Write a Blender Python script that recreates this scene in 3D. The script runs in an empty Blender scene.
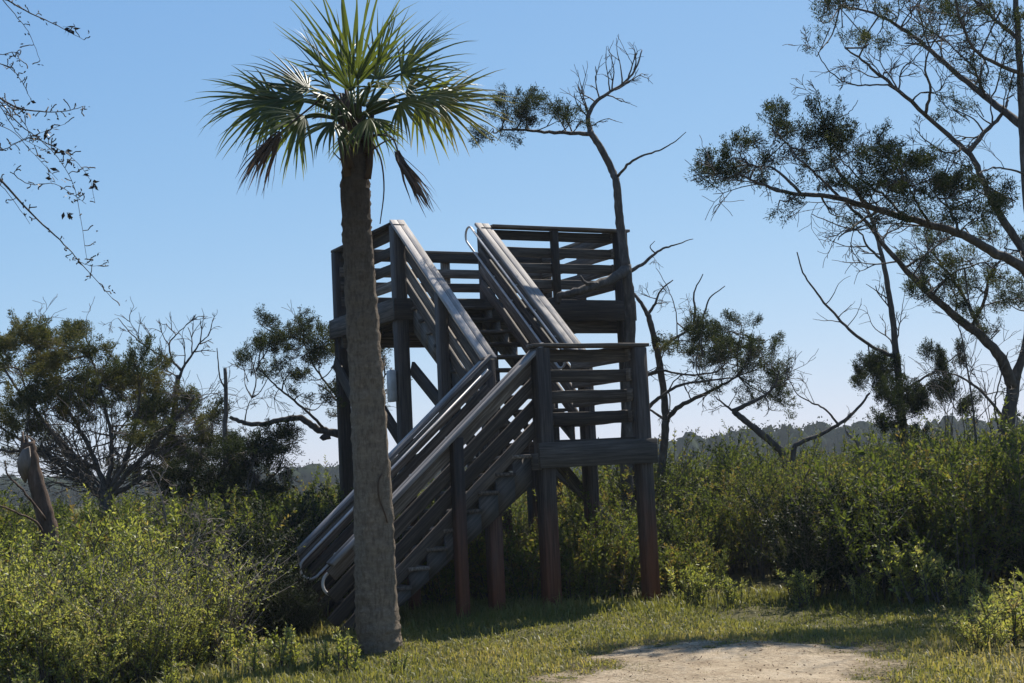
import bpy, math, random
import numpy as np
from mathutils import Vector, Matrix
PI = math.pi
rng = np.random.default_rng(11)
random.seed(11)
scene = bpy.context.scene
col = scene.collection

# ------------------------------------------------------------------ camera
FOC = 1387.1
PITCH, ROLL = math.radians(5.078), math.radians(2.764)
CAM = Vector((0, 0, 1.618))
_f = Vector((0, math.cos(PITCH), math.sin(PITCH)))
_u0 = Vector((0, -math.sin(PITCH), math.cos(PITCH)))
_r0 = Vector((1, 0, 0))
_r = _r0 * math.cos(ROLL) - _u0 * math.sin(ROLL)
_u = _r0 * math.sin(ROLL) + _u0 * math.cos(ROLL)
cam = bpy.data.cameras.new('camera')
co = bpy.data.objects.new('camera', cam)
col.objects.link(co)
M = Matrix((_r, _u, -_f)).transposed().to_4x4()
M.translation = CAM
co.matrix_world = M
cam.sensor_width = 36
cam.lens = FOC / 1024 * 36
cam.clip_start = .05
cam.clip_end = 20000
scene.camera = co


def ray(px, py):
    return _r * ((px - 512) / FOC) + _u * ((341.5 - py) / FOC) + _f


def P(px, py, d):
    """the point of the place that the survey of the photograph gives at this distance"""
    return CAM + ray(px, py) * d


def gz(x, y):
    """terrain height: level by the tower, falling away to the marsh"""
    x = np.asarray(x, float)
    y = np.asarray(y, float)
    t = np.clip((y - 24) / 40, 0, 1)
    t = t * t * (3 - 2 * t)
    near = 1 - np.clip((y - 60) / 30, 0, 1)
    return -2.3 * t + near * (.025 * np.sin(x * 1.3 + .5 * y) + .02 * np.sin(y * 1.9 - x * .7) + .012 * np.sin(x * 4.1 + y * 3.3))


def G(px, py):
    d = ray(px, py)
    p = CAM + d * (-CAM.z / d.z)
    return Vector((p.x, p.y, float(gz(p.x, p.y))))


# ------------------------------------------------------------------ objects
def link(name, data, parent=None):
    o = bpy.data.objects.new(name, data)
    col.objects.link(o)
    if parent:
        o.parent = parent
    return o


def tag(o, label=None, cat=None, group=None, kind=None):
    if label: o['label'] = label
    if cat: o['category'] = cat
    if group: o['group'] = group
    if kind: o['kind'] = kind
    return o


def thing(name, label, cat, loc=(0, 0, 0), rz=0, group=None):
    o = link(name, None)
    o.empty_display_size = .3
    o.location = loc
    o.rotation_euler = (0, 0, rz)
    return tag(o, label, cat, group)


class MB:
    """mesh builder: vertices, faces, a tint value per vertex and UVs per corner"""

    def __init__(s):
        s.v = []
        s.n = 0
        s.fc = []     # list of (faces array)
        s.t = []
        s.uv = {}

    def add(s, v, f, t=0.5):
        v = np.asarray(v, np.float32).reshape(-1, 3)
        f = np.asarray(f, np.int64)
        s.v.append(v)
        s.fc.append(f + s.n)
        s.t.append(np.broadcast_to(np.asarray(t, np.float32), (len(v),)).copy())
        s.n += len(v)

    def build(s, name, mat, parent=None, smooth=False, off=None, bevel=0):
        me = bpy.data.meshes.new(name)
        V = np.concatenate(s.v)
        if off is not None:
            V = V - np.asarray(off, np.float32)
        sizes, flat = [], []
        for f in s.fc:
            sizes.append(np.full(len(f), f.shape[1]))
            flat.append(f.ravel())
        sizes = np.concatenate(sizes)
        flat = np.concatenate(flat)
        me.vertices.add(len(V))
        me.vertices.foreach_set('co', V.ravel())
        me.loops.add(len(flat))
        me.loops.foreach_set('vertex_index', flat.astype(np.int32))
        me.polygons.add(len(sizes))
        st = np.concatenate([[0], np.cumsum(sizes)[:-1]])
        me.polygons.foreach_set('loop_start', st.astype(np.int32))
        me.polygons.foreach_set('loop_total', sizes.astype(np.int32))
        me.update(calc_edges=True)
        a = me.attributes.new('tint', 'FLOAT', 'POINT')
        a.data.foreach_set('value', np.concatenate(s.t))
        if s.uv:
            b = me.attributes.new('grain', 'FLOAT_VECTOR', 'POINT')
            W = np.zeros((len(V), 3), np.float32)
            for k, w in s.uv.items():
                W[k:k + len(w)] = w
            b.data.foreach_set('vector', W.ravel())
        if smooth:
            me.polygons.foreach_set('use_smooth', np.ones(len(sizes), bool))
        me.materials.append(mat)
        me.validate()
        o = link(name, me, parent)
        if bevel:
            m = o.modifiers.new('bevel', 'BEVEL')
            m.width = bevel
            m.segments = 1
        return o

    # -------- shapes
    def beam(s, a, b, w, h, up=(0, 0, 1), t=None, nseg=1, warp=0):
        """a board from a to b: w across, h along 'up'"""
        a, b, up = Vector(a), Vector(b), Vector(up)
        d = (b - a)
        L = d.length
        d.normalize()
        side = d.cross(up)
        side.normalize()
        up = side.cross(d)
        up.normalize()
        vs, gs = [], []
        o = np.array([random.uniform(0, 50), random.uniform(0, 50), random.uniform(0, 50)])
        for k in range(nseg + 1):
            c = a + d * (L * k / nseg)
            if warp and 0 < k < nseg:
                c = c + side * random.uniform(-warp, warp) + up * random.uniform(-warp, warp)
            for sx, sy in ((-1, -1), (1, -1), (1, 1), (-1, 1)):
                vs.append(c + side * (sx * w / 2) + up * (sy * h / 2))
                gs.append((L * k / nseg + o[0], sx * w / 2 + o[1], sy * h / 2 + o[2]))
        fs = [(3, 2, 1, 0)]
        for k in range(nseg):
            i = 4 * k
            for j in range(4):
                fs.append((i + j, i + (j + 1) % 4, i + 4 + (j + 1) % 4, i + 4 + j))
        i = 4 * nseg
        fs.append((i, i + 1, i + 2, i + 3))
        s.uv[s.n] = np.array(gs)
        s.add([tuple(v) for v in vs], fs, random.random() if t is None else t)

    def tube(s, pts, rad, n=6, t=.5, cap=True, rough=0.0):
        pts = np.asarray([tuple(p) for p in pts], float)
        m = len(pts)
        rad = np.broadcast_to(np.asarray(rad, float), (m,))
        tg = np.gradient(pts, axis=0)
        tg /= np.linalg.norm(tg, axis=1)[:, None] + 1e-9
        ref = np.array([0.31, 0.2, 0.93]) if abs(tg[0][2]) < .8 else np.array([1, .1, 0])
        u = np.cross(tg[0], ref)
        u /= np.linalg.norm(u)
        vs = []
        an = np.arange(n) * 2 * PI / n
        for k in range(m):
            u = u - tg[k] * np.dot(u, tg[k])
            u /= np.linalg.norm(u) + 1e-9
            w = np.cross(tg[k], u)
            r = rad[k] * (1 + rough * rng.uniform(-1, 1, n))
            vs.append(pts[k] + (np.cos(an) * r)[:, None] * u + (np.sin(an) * r)[:, None] * w)
        vs = np.concatenate(vs)
        i = np.arange(n)
        fs = [np.stack([k * n + i, k * n + (i + 1) % n, (k + 1) * n + (i + 1) % n, (k + 1) * n + i], 1) for k in range(m - 1)]
        s.add(vs, np.concatenate(fs), t)
        if cap:
            b = s.n - m * n
            s.fc.append(np.array([list(b + i[::-1])]))
            s.fc.append(np.array([list(b + (m - 1) * n + i)]))

    def leaves(s, c, d, L, W, t, droop=0):
        """many kite-shaped leaves at c pointing along d"""
        c = np.asarray(c, float)
        d = np.asarray(d, float)
        k = len(c)
        d = d / (np.linalg.norm(d, axis=1)[:, None] + 1e-9)
        r = rng.normal(size=(k, 3))
        w = np.cross(d, r)
        w /= np.linalg.norm(w, axis=1)[:, None] + 1e-9
        L = np.broadcast_to(L, (k,))[:, None]
        W = np.broadcast_to(W, (k,))[:, None]
        nrm = np.cross(d, w)
        v = np.stack([c, c + d * L * .45 + w * W / 2 + nrm * L * .04, c + d * L, c + d * L * .45 - w * W / 2 + nrm * L * .04], 1).reshape(-1, 3)
        f = np.arange(4 * k).reshape(k, 4)
        s.add(v, f, np.repeat(np.broadcast_to(t, (k,)), 4))


def smooth(pts, n=5):
    """Catmull-Rom through the points"""
    p = np.asarray([tuple(q) for q in pts], float)
    if len(p) < 3:
        return np.array([p[0] + (p[-1] - p[0]) * k / n for k in range(n + 1)])
    q = np.vstack([2 * p[0] - p[1], p, 2 * p[-1] - p[-2]])
    out = []
    for i in range(len(p) - 1):
        a, b, c, d = q[i:i + 4]
        for k in range(n):
            t = k / n
            out.append(.5 * (2 * b + (c - a) * t + (2 * a - 5 * b + 4 * c - d) * t * t + (3 * b - a - 3 * c + d) * t ** 3))
    out.append(p[-1])
    return np.array(out)


# ------------------------------------------------------------------ materials
def newmat(name):
    m = bpy.data.materials.new(name)
    m.use_nodes = True
    nt = m.node_tree
    nt.nodes.clear()
    out = nt.nodes.new('ShaderNodeOutputMaterial')
    return m, nt, out


def N(nt, kind, **kw):
    n = nt.nodes.new('ShaderNode' + kind)
    for k, v in kw.items():
        if k in n.inputs.keys() and not hasattr(n, k):
            n.inputs[k].default_value = v
        else:
            setattr(n, k, v)
    return n


def ramp(nt, stops):
    r = nt.nodes.new('ShaderNodeValToRGB')
    e = r.color_ramp.elements
    while len(e) < len(stops):
        e.new(.5)
    for k, (p, c) in enumerate(stops):
        e[k].position = p
        e[k].color = (*c, 1)
    return r


def mix(nt, f, a, b, mode='MIX'):
    m = nt.nodes.new('ShaderNodeMix')
    m.data_type = 'RGBA'
    m.blend_type = mode
    for sock, val in ((0, f), (6, a), (7, b)):
        if hasattr(val, 'is_output'):
            nt.links.new(val, m.inputs[sock])
        elif isinstance(val, (int, float)):
            m.inputs[sock].default_value = val
        else:
            m.inputs[sock].default_value = (*val, 1)
    return m.outputs[2]


def noise(nt, vec, scale, detail=4, rough=.55):
    n = nt.nodes.new('ShaderNodeTexNoise')
    n.inputs['Scale'].default_value = scale
    n.inputs['Detail'].default_value = detail
    n.inputs['Roughness'].default_value = rough
    if vec is not None:
        nt.links.new(vec, n.inputs['Vector'])
    return n.outputs['Fac']


def attr(nt, name, out='Fac'):
    a = nt.nodes.new('ShaderNodeAttribute')
    a.attribute_name = name
    return a.outputs[out]


def bump(nt, h, strength, dist):
    b = nt.nodes.new('ShaderNodeBump')
    b.inputs['Strength'].default_value = strength
    b.inputs['Distance'].default_value = dist
    nt.links.new(h, b.inputs['Height'])
    return b.outputs['Normal']


def leafmat(name, stops, transl=.4, tcol=None, rough=.5, spec=.3):
    m, nt, out = newmat(name)
    r = ramp(nt, stops)
    nt.links.new(attr(nt, 'tint'), r.inputs[0])
    p = N(nt, 'BsdfPrincipled')
    p.inputs['Roughness'].default_value = rough
    p.inputs['Specular IOR Level'].default_value = spec
    nt.links.new(r.outputs[0], p.inputs['Base Color'])
    t = N(nt, 'BsdfTranslucent')
    c = mix(nt, 1.0, r.outputs[0], tcol or (1.3, 1.25, .6), 'MULTIPLY')
    nt.links.new(c, t.inputs['Color'])
    ms = N(nt, 'MixShader')
    ms.inputs[0].default_value = transl
    nt.links.new(p.outputs[0], ms.inputs[1])
    nt.links.new(t.outputs[0], ms.inputs[2])
    nt.links.new(ms.outputs[0], out.inputs[0])
    return m


def woodmat(name, stops, stain=None, z0=.2, z1=1.3, rough=.75):
    m, nt, out = newmat(name)
    g = attr(nt, 'grain', 'Vector')
    mp = N(nt, 'Mapping')
    mp.inputs['Scale'].default_value = (1.2, 26, 26)
    nt.links.new(g, mp.inputs[0])
    n1 = noise(nt, mp.outputs[0], 1.6, 6, .65)
    mp2 = N(nt, 'Mapping')
    mp2.inputs['Scale'].default_value = (.8, 3, 3)
    nt.links.new(g, mp2.inputs[0])
    n2 = noise(nt, mp2.outputs[0], 1.5, 4)
    mm = N(nt, 'Math', operation='MULTIPLY_ADD')
    nt.links.new(n1, mm.inputs[0])
    mm.inputs[1].default_value = 1.05
    ad = N(nt, 'Math', operation='MULTIPLY_ADD')
    nt.links.new(n2, ad.inputs[0])
    ad.inputs[1].default_value = .24
    t2 = N(nt, 'Math', operation='MULTIPLY_ADD')
    nt.links.new(attr(nt, 'tint'), t2.inputs[0])
    t2.inputs[1].default_value = .42
    t2.inputs[2].default_value = -.30
    nt.links.new(t2.outputs[0], ad.inputs[2])
    nt.links.new(ad.outputs[0], mm.inputs[2])
    r = ramp(nt, stops)
    nt.links.new(mm.outputs[0], r.inputs[0])
    c = r.outputs[0]
    if stain:
        geo = N(nt, 'NewGeometry')
        sx = N(nt, 'SeparateXYZ')
        nt.links.new(geo.outputs['Position'], sx.inputs[0])
        na = N(nt, 'Math', operation='MULTIPLY_ADD')
        nt.links.new(n2, na.inputs[0])
        na.inputs[1].default_value = 1.9
        nt.links.new(sx.outputs[2], na.inputs[2])
        mr = N(nt, 'MapRange')
        nt.links.new(na.outputs[0], mr.inputs[0])
        mr.inputs[1].default_value = z0 + .85
        mr.inputs[2].default_value = z1 + .95
        mr.inputs[3].default_value = 1
        mr.inputs[4].default_value = 0
        c2 = mix(nt, n1, stain[0], stain[1])
        c = mix(nt, mr.outputs[0], c, c2)
    p = N(nt, 'BsdfPrincipled')
    p.inputs['Roughness'].default_value = rough
    p.inputs['Specular IOR Level'].default_value = .35
    nt.links.new(c, p.inputs['Base Color'])
    nt.links.new(bump(nt, n1, .6, .012), p.inputs['Normal'])
    nt.links.new(p.outputs[0], out.inputs[0])
    return m


def barkmat(name, c0, c1, c2, scale=14, zs=.35, strength=.7):
    m, nt, out = newmat(name)
    tc = N(nt, 'TexCoord')
    mp = N(nt, 'Mapping')
    mp.inputs['Scale'].default_value = (1, 1, zs)
    nt.links.new(tc.outputs['Object'], mp.inputs[0])
    n1 = noise(nt, mp.outputs[0], scale, 6, .65)
    n2 = noise(nt, tc.outputs['Object'], 1.8, 3)
    r = ramp(nt, [(.3, c0), (.55, c1), (.75, c2)])
    nt.links.new(n1, r.inputs[0])
    c = mix(nt, n2, r.outputs[0], mix(nt, .5, r.outputs[0], c0))
    p = N(nt, 'BsdfPrincipled')
    p.inputs['Roughness'].default_value = .85
    p.inputs['Specular IOR Level'].default_value = .25
    nt.links.new(c, p.inputs['Base Color'])
    nt.links.new(bump(nt, n1, strength, .03), p.inputs['Normal'])
    nt.links.new(p.outputs[0], out.inputs[0])
    return m


WOOD = woodmat('weathered_timber', [(.25, (.014, .0095, .007)), (.5, (.048, .035, .025)), (.72, (.125, .097, .074)), (.9, (.26, .215, .17))])
GREYW = woodmat('grey_timber', [(.25, (.027, .022, .018)), (.5, (.078, .067, .056)), (.75, (.16, .14, .118)), (.9, (.26, .23, .195))])  # on landing rim and stringers the paler tone paints the sky light
CAPW = woodmat('sunlit_cap_timber', [(.25, (.07, .060, .053)), (.5, (.19, .168, .15)), (.75, (.34, .305, .275)), (.9, (.46, .42, .38))])  # sun sheen of the sloped caps put into a paler wood colour
POSTW = woodmat('stained_post_timber', [(.25, (.012, .009, .007)), (.5, (.034, .025, .020)), (.8, (.10, .080, .066))],
                stain=((.03, .013, .009), (.27, .086, .036)))
PIPE, nt, out = newmat('grey_pipe')
p = N(nt, 'BsdfPrincipled')
tc = N(nt, 'TexCoord')
r = ramp(nt, [(.3, (.42, .39, .35)), (.7, (.62, .58, .53))])
nt.links.new(noise(nt, tc.outputs['Object'], 9, 4), r.inputs[0])
nt.links.new(r.outputs[0], p.inputs['Base Color'])
p.inputs['Roughness'].default_value = .5
nt.links.new(p.outputs[0], out.inputs[0])

BARK_CEDAR = barkmat('cedar_bark', (.028, .022, .018), (.075, .058, .046), (.17, .14, .115))
BARK_GREY = barkmat('bare_grey_bark', (.045, .038, .032), (.12, .102, .086), (.26, .23, .2))
BARK_RED = barkmat('torn_reddish_bark', (.04, .026, .018), (.12, .078, .055), (.25, .18, .135), 12, .25)
BARK_DEAD = barkmat('bleached_deadwood', (.09, .075, .062), (.24, .2, .17), (.42, .37, .32), 10, .25)
TWIG = barkmat('twig_bark', (.05, .04, .033), (.11, .092, .075), (.2, .17, .14))
CEDAR = leafmat('cedar_foliage', [(0, (.012, .018, .009)), (.45, (.034, .050, .018)), (.75, (.070, .080, .026)), (1, (.12, .108, .040))], .35, (1.2, 1.15, .6), .7, .12)
MYRTLE = leafmat('thicket_foliage', [(0, (.035, .052, .013)), (.5, (.095, .125, .030)), (.85, (.17, .19, .05)), (1, (.2, .15, .06))], .5, rough=.6, spec=.2)
BRIGHT = leafmat('young_shrub_foliage', [(0, (.10, .125, .03)), (.5, (.26, .29, .075)), (.9, (.40, .40, .16)), (1, (.38, .31, .16))], .5, rough=.5, spec=.4)
GRASSM = leafmat('grass_blades', [(0, (.08, .095, .022)), (.4, (.19, .195, .05)), (.7, (.30, .26, .095)), (1, (.42, .33, .16))], .5, (1.15, 1.1, .7))
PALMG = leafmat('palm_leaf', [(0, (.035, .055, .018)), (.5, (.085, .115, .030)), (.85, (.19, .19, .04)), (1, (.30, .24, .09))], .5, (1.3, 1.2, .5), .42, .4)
DEADLEAF = leafmat('dead_palm_leaf', [(0, (.04, .026, .018)), (.5, (.11, .07, .045)), (1, (.24, .17, .11))], .25, (1, .9, .8), .7)
FARWOOD = leafmat('far_wood', [(0, (.015, .024, .012)), (.6, (.032, .045, .02)), (1, (.05, .062, .028))], .04, None, .95, .02)
SHADE_EVERGREEN = leafmat('shade_toned_evergreen', [(0, (.008, .014, .005)), (.5, (.020, .032, .009)), (1, (.05, .062, .016))], .18, None, .6, .12)  # near-black leaves: the shade of the thicket put into the colour
DARKLEAF = leafmat('dark_winter_leaf', [(0, (.016, .012, .012)), (1, (.05, .035, .03))], .1)

# ------------------------------------------------------------------ sky and sun
SUN_EL, SUN_AZ = math.radians(51), math.radians(29)
w = bpy.data.worlds.new('World')
scene.world = w
w.use_nodes = True
nt = w.node_tree
nt.nodes.clear()
sky = nt.nodes.new('ShaderNodeTexSky')
sky.sky_type = 'NISHITA'
sky.sun_disc = False
sky.sun_elevation = SUN_EL
sky.sun_rotation = SUN_AZ
sky.air_density = .8
sky.dust_density = .22
sky.ozone_density = 4.0
bg = nt.nodes.new('ShaderNodeBackground')
bg.inputs[1].default_value = .089
wo = nt.nodes.new('ShaderNodeOutputWorld')
# roll off the brightest part of the sky (towards the horizon), by a tone curve like a camera's


def vmath(op, a, b):
    v = nt.nodes.new('ShaderNodeVectorMath')
    v.operation = op
    for k, q in enumerate((a, b)):
        if hasattr(q, 'is_output'):
            nt.links.new(q, v.inputs[k])
        else:
            v.inputs[k].default_value = q
    return v.outputs[0]


SK = .130
xx = vmath('MULTIPLY', sky.outputs[0], (SK, SK, SK))
yy = vmath('DIVIDE', vmath('MULTIPLY', xx, (1.13 / SK, 1.73 / SK, 2.92 / SK)), vmath('ADD', vmath('MULTIPLY', xx, (.72, 1.55, 2.62)), (1, 1, 1)))
nt.links.new(yy, bg.inputs[0])
nt.links.new(bg.outputs[0], wo.inputs[0])
sd = Vector((math.sin(SUN_AZ) * math.cos(SUN_EL), math.cos(SUN_AZ) * math.cos(SUN_EL), math.sin(SUN_EL)))
sl = bpy.data.lights.new('sun', 'SUN')
sl.energy = 5.0
sl.angle = math.radians(.53)
sl.color = (1, .94, .84)
so = link('sun', sl)
so.rotation_euler = (-sd).to_track_quat('-Z', 'Y').to_euler()
so.location = (10, 20, 30)
vs = scene.view_settings
vs.view_transform = 'Standard'
vs.look = 'None'
vs.exposure = .66
vs.gamma = 1
vs.use_curve_mapping = False

# ------------------------------------------------------------------ ground
PATH_PX = [(580, 700), (594, 674), (608, 660), (640, 652), (700, 648), (760, 646), (815, 648), (850, 656), (866, 668), (880, 690), (900, 760), (560, 760)]
path_poly = np.array([(q.x, q.y) for q in (G(*k) for k in PATH_PX)])


def inside(poly, x, y):
    c = np.zeros(np.shape(x), bool)
    n = len(poly)
    for i in range(n):
        x1, y1 = poly[i]
        x2, y2 = poly[(i + 1) % n]
        k = ((y1 > y) != (y2 > y)) & (x < (x2 - x1) * (y - y1) / (y2 - y1 + 1e-12) + x1)
        c ^= k
    return c


def polydist(poly, x, y):
    d = np.full(np.shape(x), 1e9)
    n = len(poly)
    for i in range(n):
        a = poly[i]
        b = poly[(i + 1) % n]
        ab = b - a
        t = np.clip(((x - a[0]) * ab[0] + (y - a[1]) * ab[1]) / (ab @ ab), 0, 1)
        d = np.minimum(d, np.hypot(x - a[0] - t * ab[0], y - a[1] - t * ab[1]))
    return d


def build_ground():
    xs = np.concatenate([[-9000, -3000, -900, -300, -120, -60, -30], np.arange(-20, -6, .4), np.arange(-6, 8, .15), np.arange(8, 20.1, .4), [30, 60, 120, 300, 900, 3000, 9000]])
    ys = np.concatenate([[-300, -100, -40, -15, -5], np.arange(0, 8, .4), np.arange(8, 17, .15), np.arange(17, 30, .4), np.arange(30, 80, 2), [90, 120, 200, 320, 600, 1500, 4000, 12000]])
    X, Y = np.meshgrid(xs, ys)
    V = np.stack([X, Y, gz(X, Y)], -1).reshape(-1, 3)
    nx, ny = len(xs), len(ys)
    i, j = np.meshgrid(np.arange(nx - 1), np.arange(ny - 1))
    a = (j * nx + i).ravel()
    mb = MB()
    mb.add(V, np.stack([a, a + 1, a + 1 + nx, a + nx], 1))
    m, nt, out = newmat('soil_and_thatch')
    geo = N(nt, 'NewGeometry')
    n1 = noise(nt, geo.outputs['Position'], 1.1, 5, .6)
    n2 = noise(nt, geo.outputs['Position'], 14, 6, .65)
    r = ramp(nt, [(.3, (.035, .036, .014)), (.5, (.085, .078, .032)), (.7, (.15, .125, .065))])
    mm = N(nt, 'Math', operation='MULTIPLY_ADD')
    nt.links.new(n2, mm.inputs[0])
    mm.inputs[1].default_value = .5
    m2 = N(nt, 'Math', operation='MULTIPLY')
    nt.links.new(n1, m2.inputs[0])
    m2.inputs[1].default_value = .5
    nt.links.new(m2.outputs[0], mm.inputs[2])
    nt.links.new(mm.outputs[0], r.inputs[0])
    p = N(nt, 'BsdfPrincipled')
    p.inputs['Roughness'].default_value = .95
    p.inputs['Specular IOR Level'].default_value = .1
    nt.links.new(r.outputs[0], p.inputs['Base Color'])
    nt.links.new(bump(nt, n2, .8, .05), p.inputs['Normal'])
    nt.links.new(p.outputs[0], out.inputs[0])
    tag(mb.build('ground', m, smooth=True), kind='structure')

    # sandy path, an uneven sheet just above the soil
    res = .05
    x0, x1, y0, y1 = path_poly[:, 0].min() - .5, path_poly[:, 0].max() + .5, 8.2, path_poly[:, 1].max() + .6
    xs = np.arange(x0, x1, res)
    ys = np.arange(y0, y1, res)
    X, Y = np.meshgrid(xs, ys)
    wob = .20 * np.sin(X * 3.1 + Y * 2 + 1.5 * np.sin(Y * 4)) + .12 * np.sin(X * 5 + Y * 3) + .09 * np.sin(X * 11 - Y * 7) + .06 * np.sin(X * 23 + Y * 17) + rng.uniform(-.03, .03, X.shape)
    D = polydist(path_poly, X, Y) * np.where(inside(path_poly, X, Y), 1, -1) + wob
    nx = len(xs)
    Z = gz(X, Y) + .004 + np.clip(D, -.1, .2) * .02 + .006 * np.sin(X * 9 + 2 * np.sin(Y * 6)) * np.sin(Y * 13 + X * 3)
    V = np.stack([X, Y, Z], -1).reshape(-1, 3)
    i, j = np.meshgrid(np.arange(nx - 1), np.arange(len(ys) - 1))
    keep = (D[:-1, :-1] > -.42).ravel()
    a = (j * nx + i).ravel()[keep]
    mb = MB()
    f = np.stack([a, a + 1, a + 1 + nx, a + nx], 1)
    used, inv = np.unique(f, return_inverse=True)
    mb.add(V[used], inv.reshape(f.shape), np.clip((D.ravel()[used] + .42) / .75, 0, 1))
    m, nt, out = newmat('pale_sand')
    geo = N(nt, 'NewGeometry')
    n1 = noise(nt, geo.outputs['Position'], 2.2, 5, .6)
    n2 = noise(nt, geo.outputs['Position'], 26, 6, .7)
    c = ramp(nt, [(.33, (.14, .10, .06)), (.44, (.36, .275, .18)), (.56, (.52, .415, .285)), (.7, (.60, .50, .37))])
    mm = N(nt, 'Math', operation='ADD')
    m1 = N(nt, 'Math', operation='MULTIPLY')
    m1.inputs[1].default_value = .55
    m2 = N(nt, 'Math', operation='MULTIPLY')
    m2.inputs[1].default_value = .45
    nt.links.new(n1, m1.inputs[0])
    nt.links.new(n2, m2.inputs[0])
    nt.links.new(m1.outputs[0], mm.inputs[0])
    nt.links.new(m2.outputs[0], mm.inputs[1])
    nt.links.new(mm.outputs[0], c.inputs[0])
    p = N(nt, 'BsdfPrincipled')
    p.inputs['Roughness'].default_value = .95
    p.inputs['Specular IOR Level'].default_value = .1
    ed = N(nt, 'Math', operation='MULTIPLY_ADD')
    nt.links.new(n2, ed.inputs[0])
    ed.inputs[1].default_value = 1.3
    nt.links.new(attr(nt, 'tint'), ed.inputs[2])
    er = ramp(nt, [(.0, (0, 0, 0)), (1, (1, 1, 1))])
    er.color_ramp.elements[0].position = .42
    er.color_ramp.elements[1].position = .80
    es = N(nt, 'Math', operation='MULTIPLY')
    es.inputs[1].default_value = .52
    nt.links.new(ed.outputs[0], es.inputs[0])
    nt.links.new(es.outputs[0], er.inputs[0])
    soil = ramp(nt, [(.35, (.05, .046, .02)), (.6, (.14, .115, .06))])
    nt.links.new(n2, soil.inputs[0])
    nt.links.new(mix(nt, er.outputs[0], soil.outputs[0], c.outputs[0]), p.inputs['Base Color'])
    nt.links.new(bump(nt, n2, 1, .05), p.inputs['Normal'])
    nt.links.new(p.outputs[0], out.inputs[0])
    tag(mb.build('path', m, smooth=True), kind='structure')


build_ground()


def pnoise(x, y, s, seed):
    a = np.random.default_rng(seed)
    o = 0
    for k in range(6):
        an = a.uniform(0, 2 * PI)
        fr = s * (.6 + 1.1 * k * .5)
        o = o + np.sin((x * math.cos(an) + y * math.sin(an)) * fr + a.uniform(0, 6)) / (1 + .4 * k)
    return o / 2.6


def build_grass():
    n = 260000
    x = rng.uniform(-6.2, 6.8, n)
    y = 9.2 + 7.3 * rng.random(n) ** .9
    dp = polydist(path_poly, x, y) * np.where(inside(path_poly, x, y), 1, -1) + .20 * np.sin(x * 3.1 + y * 2 + 1.5 * np.sin(y * 4)) + .12 * np.sin(x * 5 + y * 3) + .09 * np.sin(x * 11 - y * 7) + .06 * np.sin(x * 23 + y * 17)
    patch = pnoise(x, y, 1.6, 3)
    fine = pnoise(x, y, 6, 8)
    keepp = np.clip(.70 + .5 * patch + .4 * fine, .10, 1) * np.clip(.42 - dp / .6, .02, 1)
    k = rng.random(n) < keepp
    x, y, dp, patch, fine = x[k], y[k], dp[k], patch[k], fine[k]
    n = len(x)
    h = rng.gamma(3, .0135, n) * (1 + .35 * patch)
    left = np.clip((-.6 - x) / 1.6, 0, 1) * np.clip((13.2 - y) / 1.5, 0, 1)
    right = np.clip((x - 2.9) / .9, 0, 1) * np.clip((13.0 - y) / 1.5, 0, 1)
    edge = np.clip((y - 14.0) / .6, 0, 1)
    h *= .72 + .75 * left + .9 * right + .9 * edge
    h *= np.clip(1 - (dp + .35) / .6, .35, 1)
    h = np.clip(h, .02, .42)
    z = gz(x, y)
    an = rng.uniform(0, 2 * PI, n)
    lean = rng.gamma(2, .34, n)
    d = np.stack([np.cos(an), np.sin(an), np.zeros(n)], 1)
    s = np.stack([-np.sin(an), np.cos(an), np.zeros(n)], 1)
    wd = rng.uniform(.0035, .0075, n)[:, None]
    b = np.stack([x, y, z - .005], 1)
    up = np.array([0, 0, 1.0])
    mid = b + up * (h * .6)[:, None] + d * (h * lean * .3)[:, None]
    tip = b + up * (h * np.clip(1 - .25 * lean, .3, 1))[:, None] + d * (h * lean)[:, None]
    V = np.stack([b - s * wd, b + s * wd, mid + s * wd * .8, mid - s * wd * .8, tip], 1).reshape(-1, 3)
    i = np.arange(n) * 5
    tint = np.clip(.36 + .24 * patch + rng.normal(0, .13, n) + .42 * right + .16 * np.exp(-np.abs(dp + .15) / .4) + .04 * left, 0, 1)
    mb = MB()
    mb.add(V, np.stack([i, i + 1, i + 2, i + 3], 1), np.repeat(tint, 5))
    mb.fc.append(np.stack([i + 3, i + 2, i + 4], 1))
    o = mb.build('grass', GRASSM)
    tag(o, 'yellow green tufted grass with dry straw patches round the sandy path', 'grass', kind='stuff')
    # leaf litter on the sand and in the grass
    n = 2600
    x = rng.uniform(-.5, 4.5, n)
    y = rng.uniform(9.6, 14, n)
    dp = polydist(path_poly, x, y) * np.where(inside(path_poly, x, y), 1, -1)
    k = dp > -.5
    x, y = x[k], y[k]
    n = len(x)
    mb = MB()
    dd = np.stack([rng.normal(size=n), rng.normal(size=n), rng.uniform(-.1, .5, n)], 1)
    mb.leaves(np.stack([x, y, gz(x, y) + .016], 1), dd, rng.uniform(.006, .022, n) + .03 * rng.random(n) ** 6, rng.uniform(.004, .012, n), .25 + .75 * rng.random(n))
    tag(mb.build('leaf_litter', DEADLEAF), 'brown fallen leaf scraps strewn over the sandy path', 'leaf litter', kind='stuff')


build_grass()

# ------------------------------------------------------------------ observation tower
YAW = math.radians(26.81)
TX, TY = .300, 15.338
H1, LU, W1, RUN2, H2, DD, U2 = 1.869, 1.341, 1.357, 2.66, 3.970, 2.42, 3.58
RH = 1.07
V2 = W1 + RUN2
S1, S2 = .879, (H2 - H1) / RUN2
tower = thing('observation_tower', 'weathered grey timber lookout tower with two stair flights, mid landing and railed top deck', 'tower', (TX, TY, 0), YAW)


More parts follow.
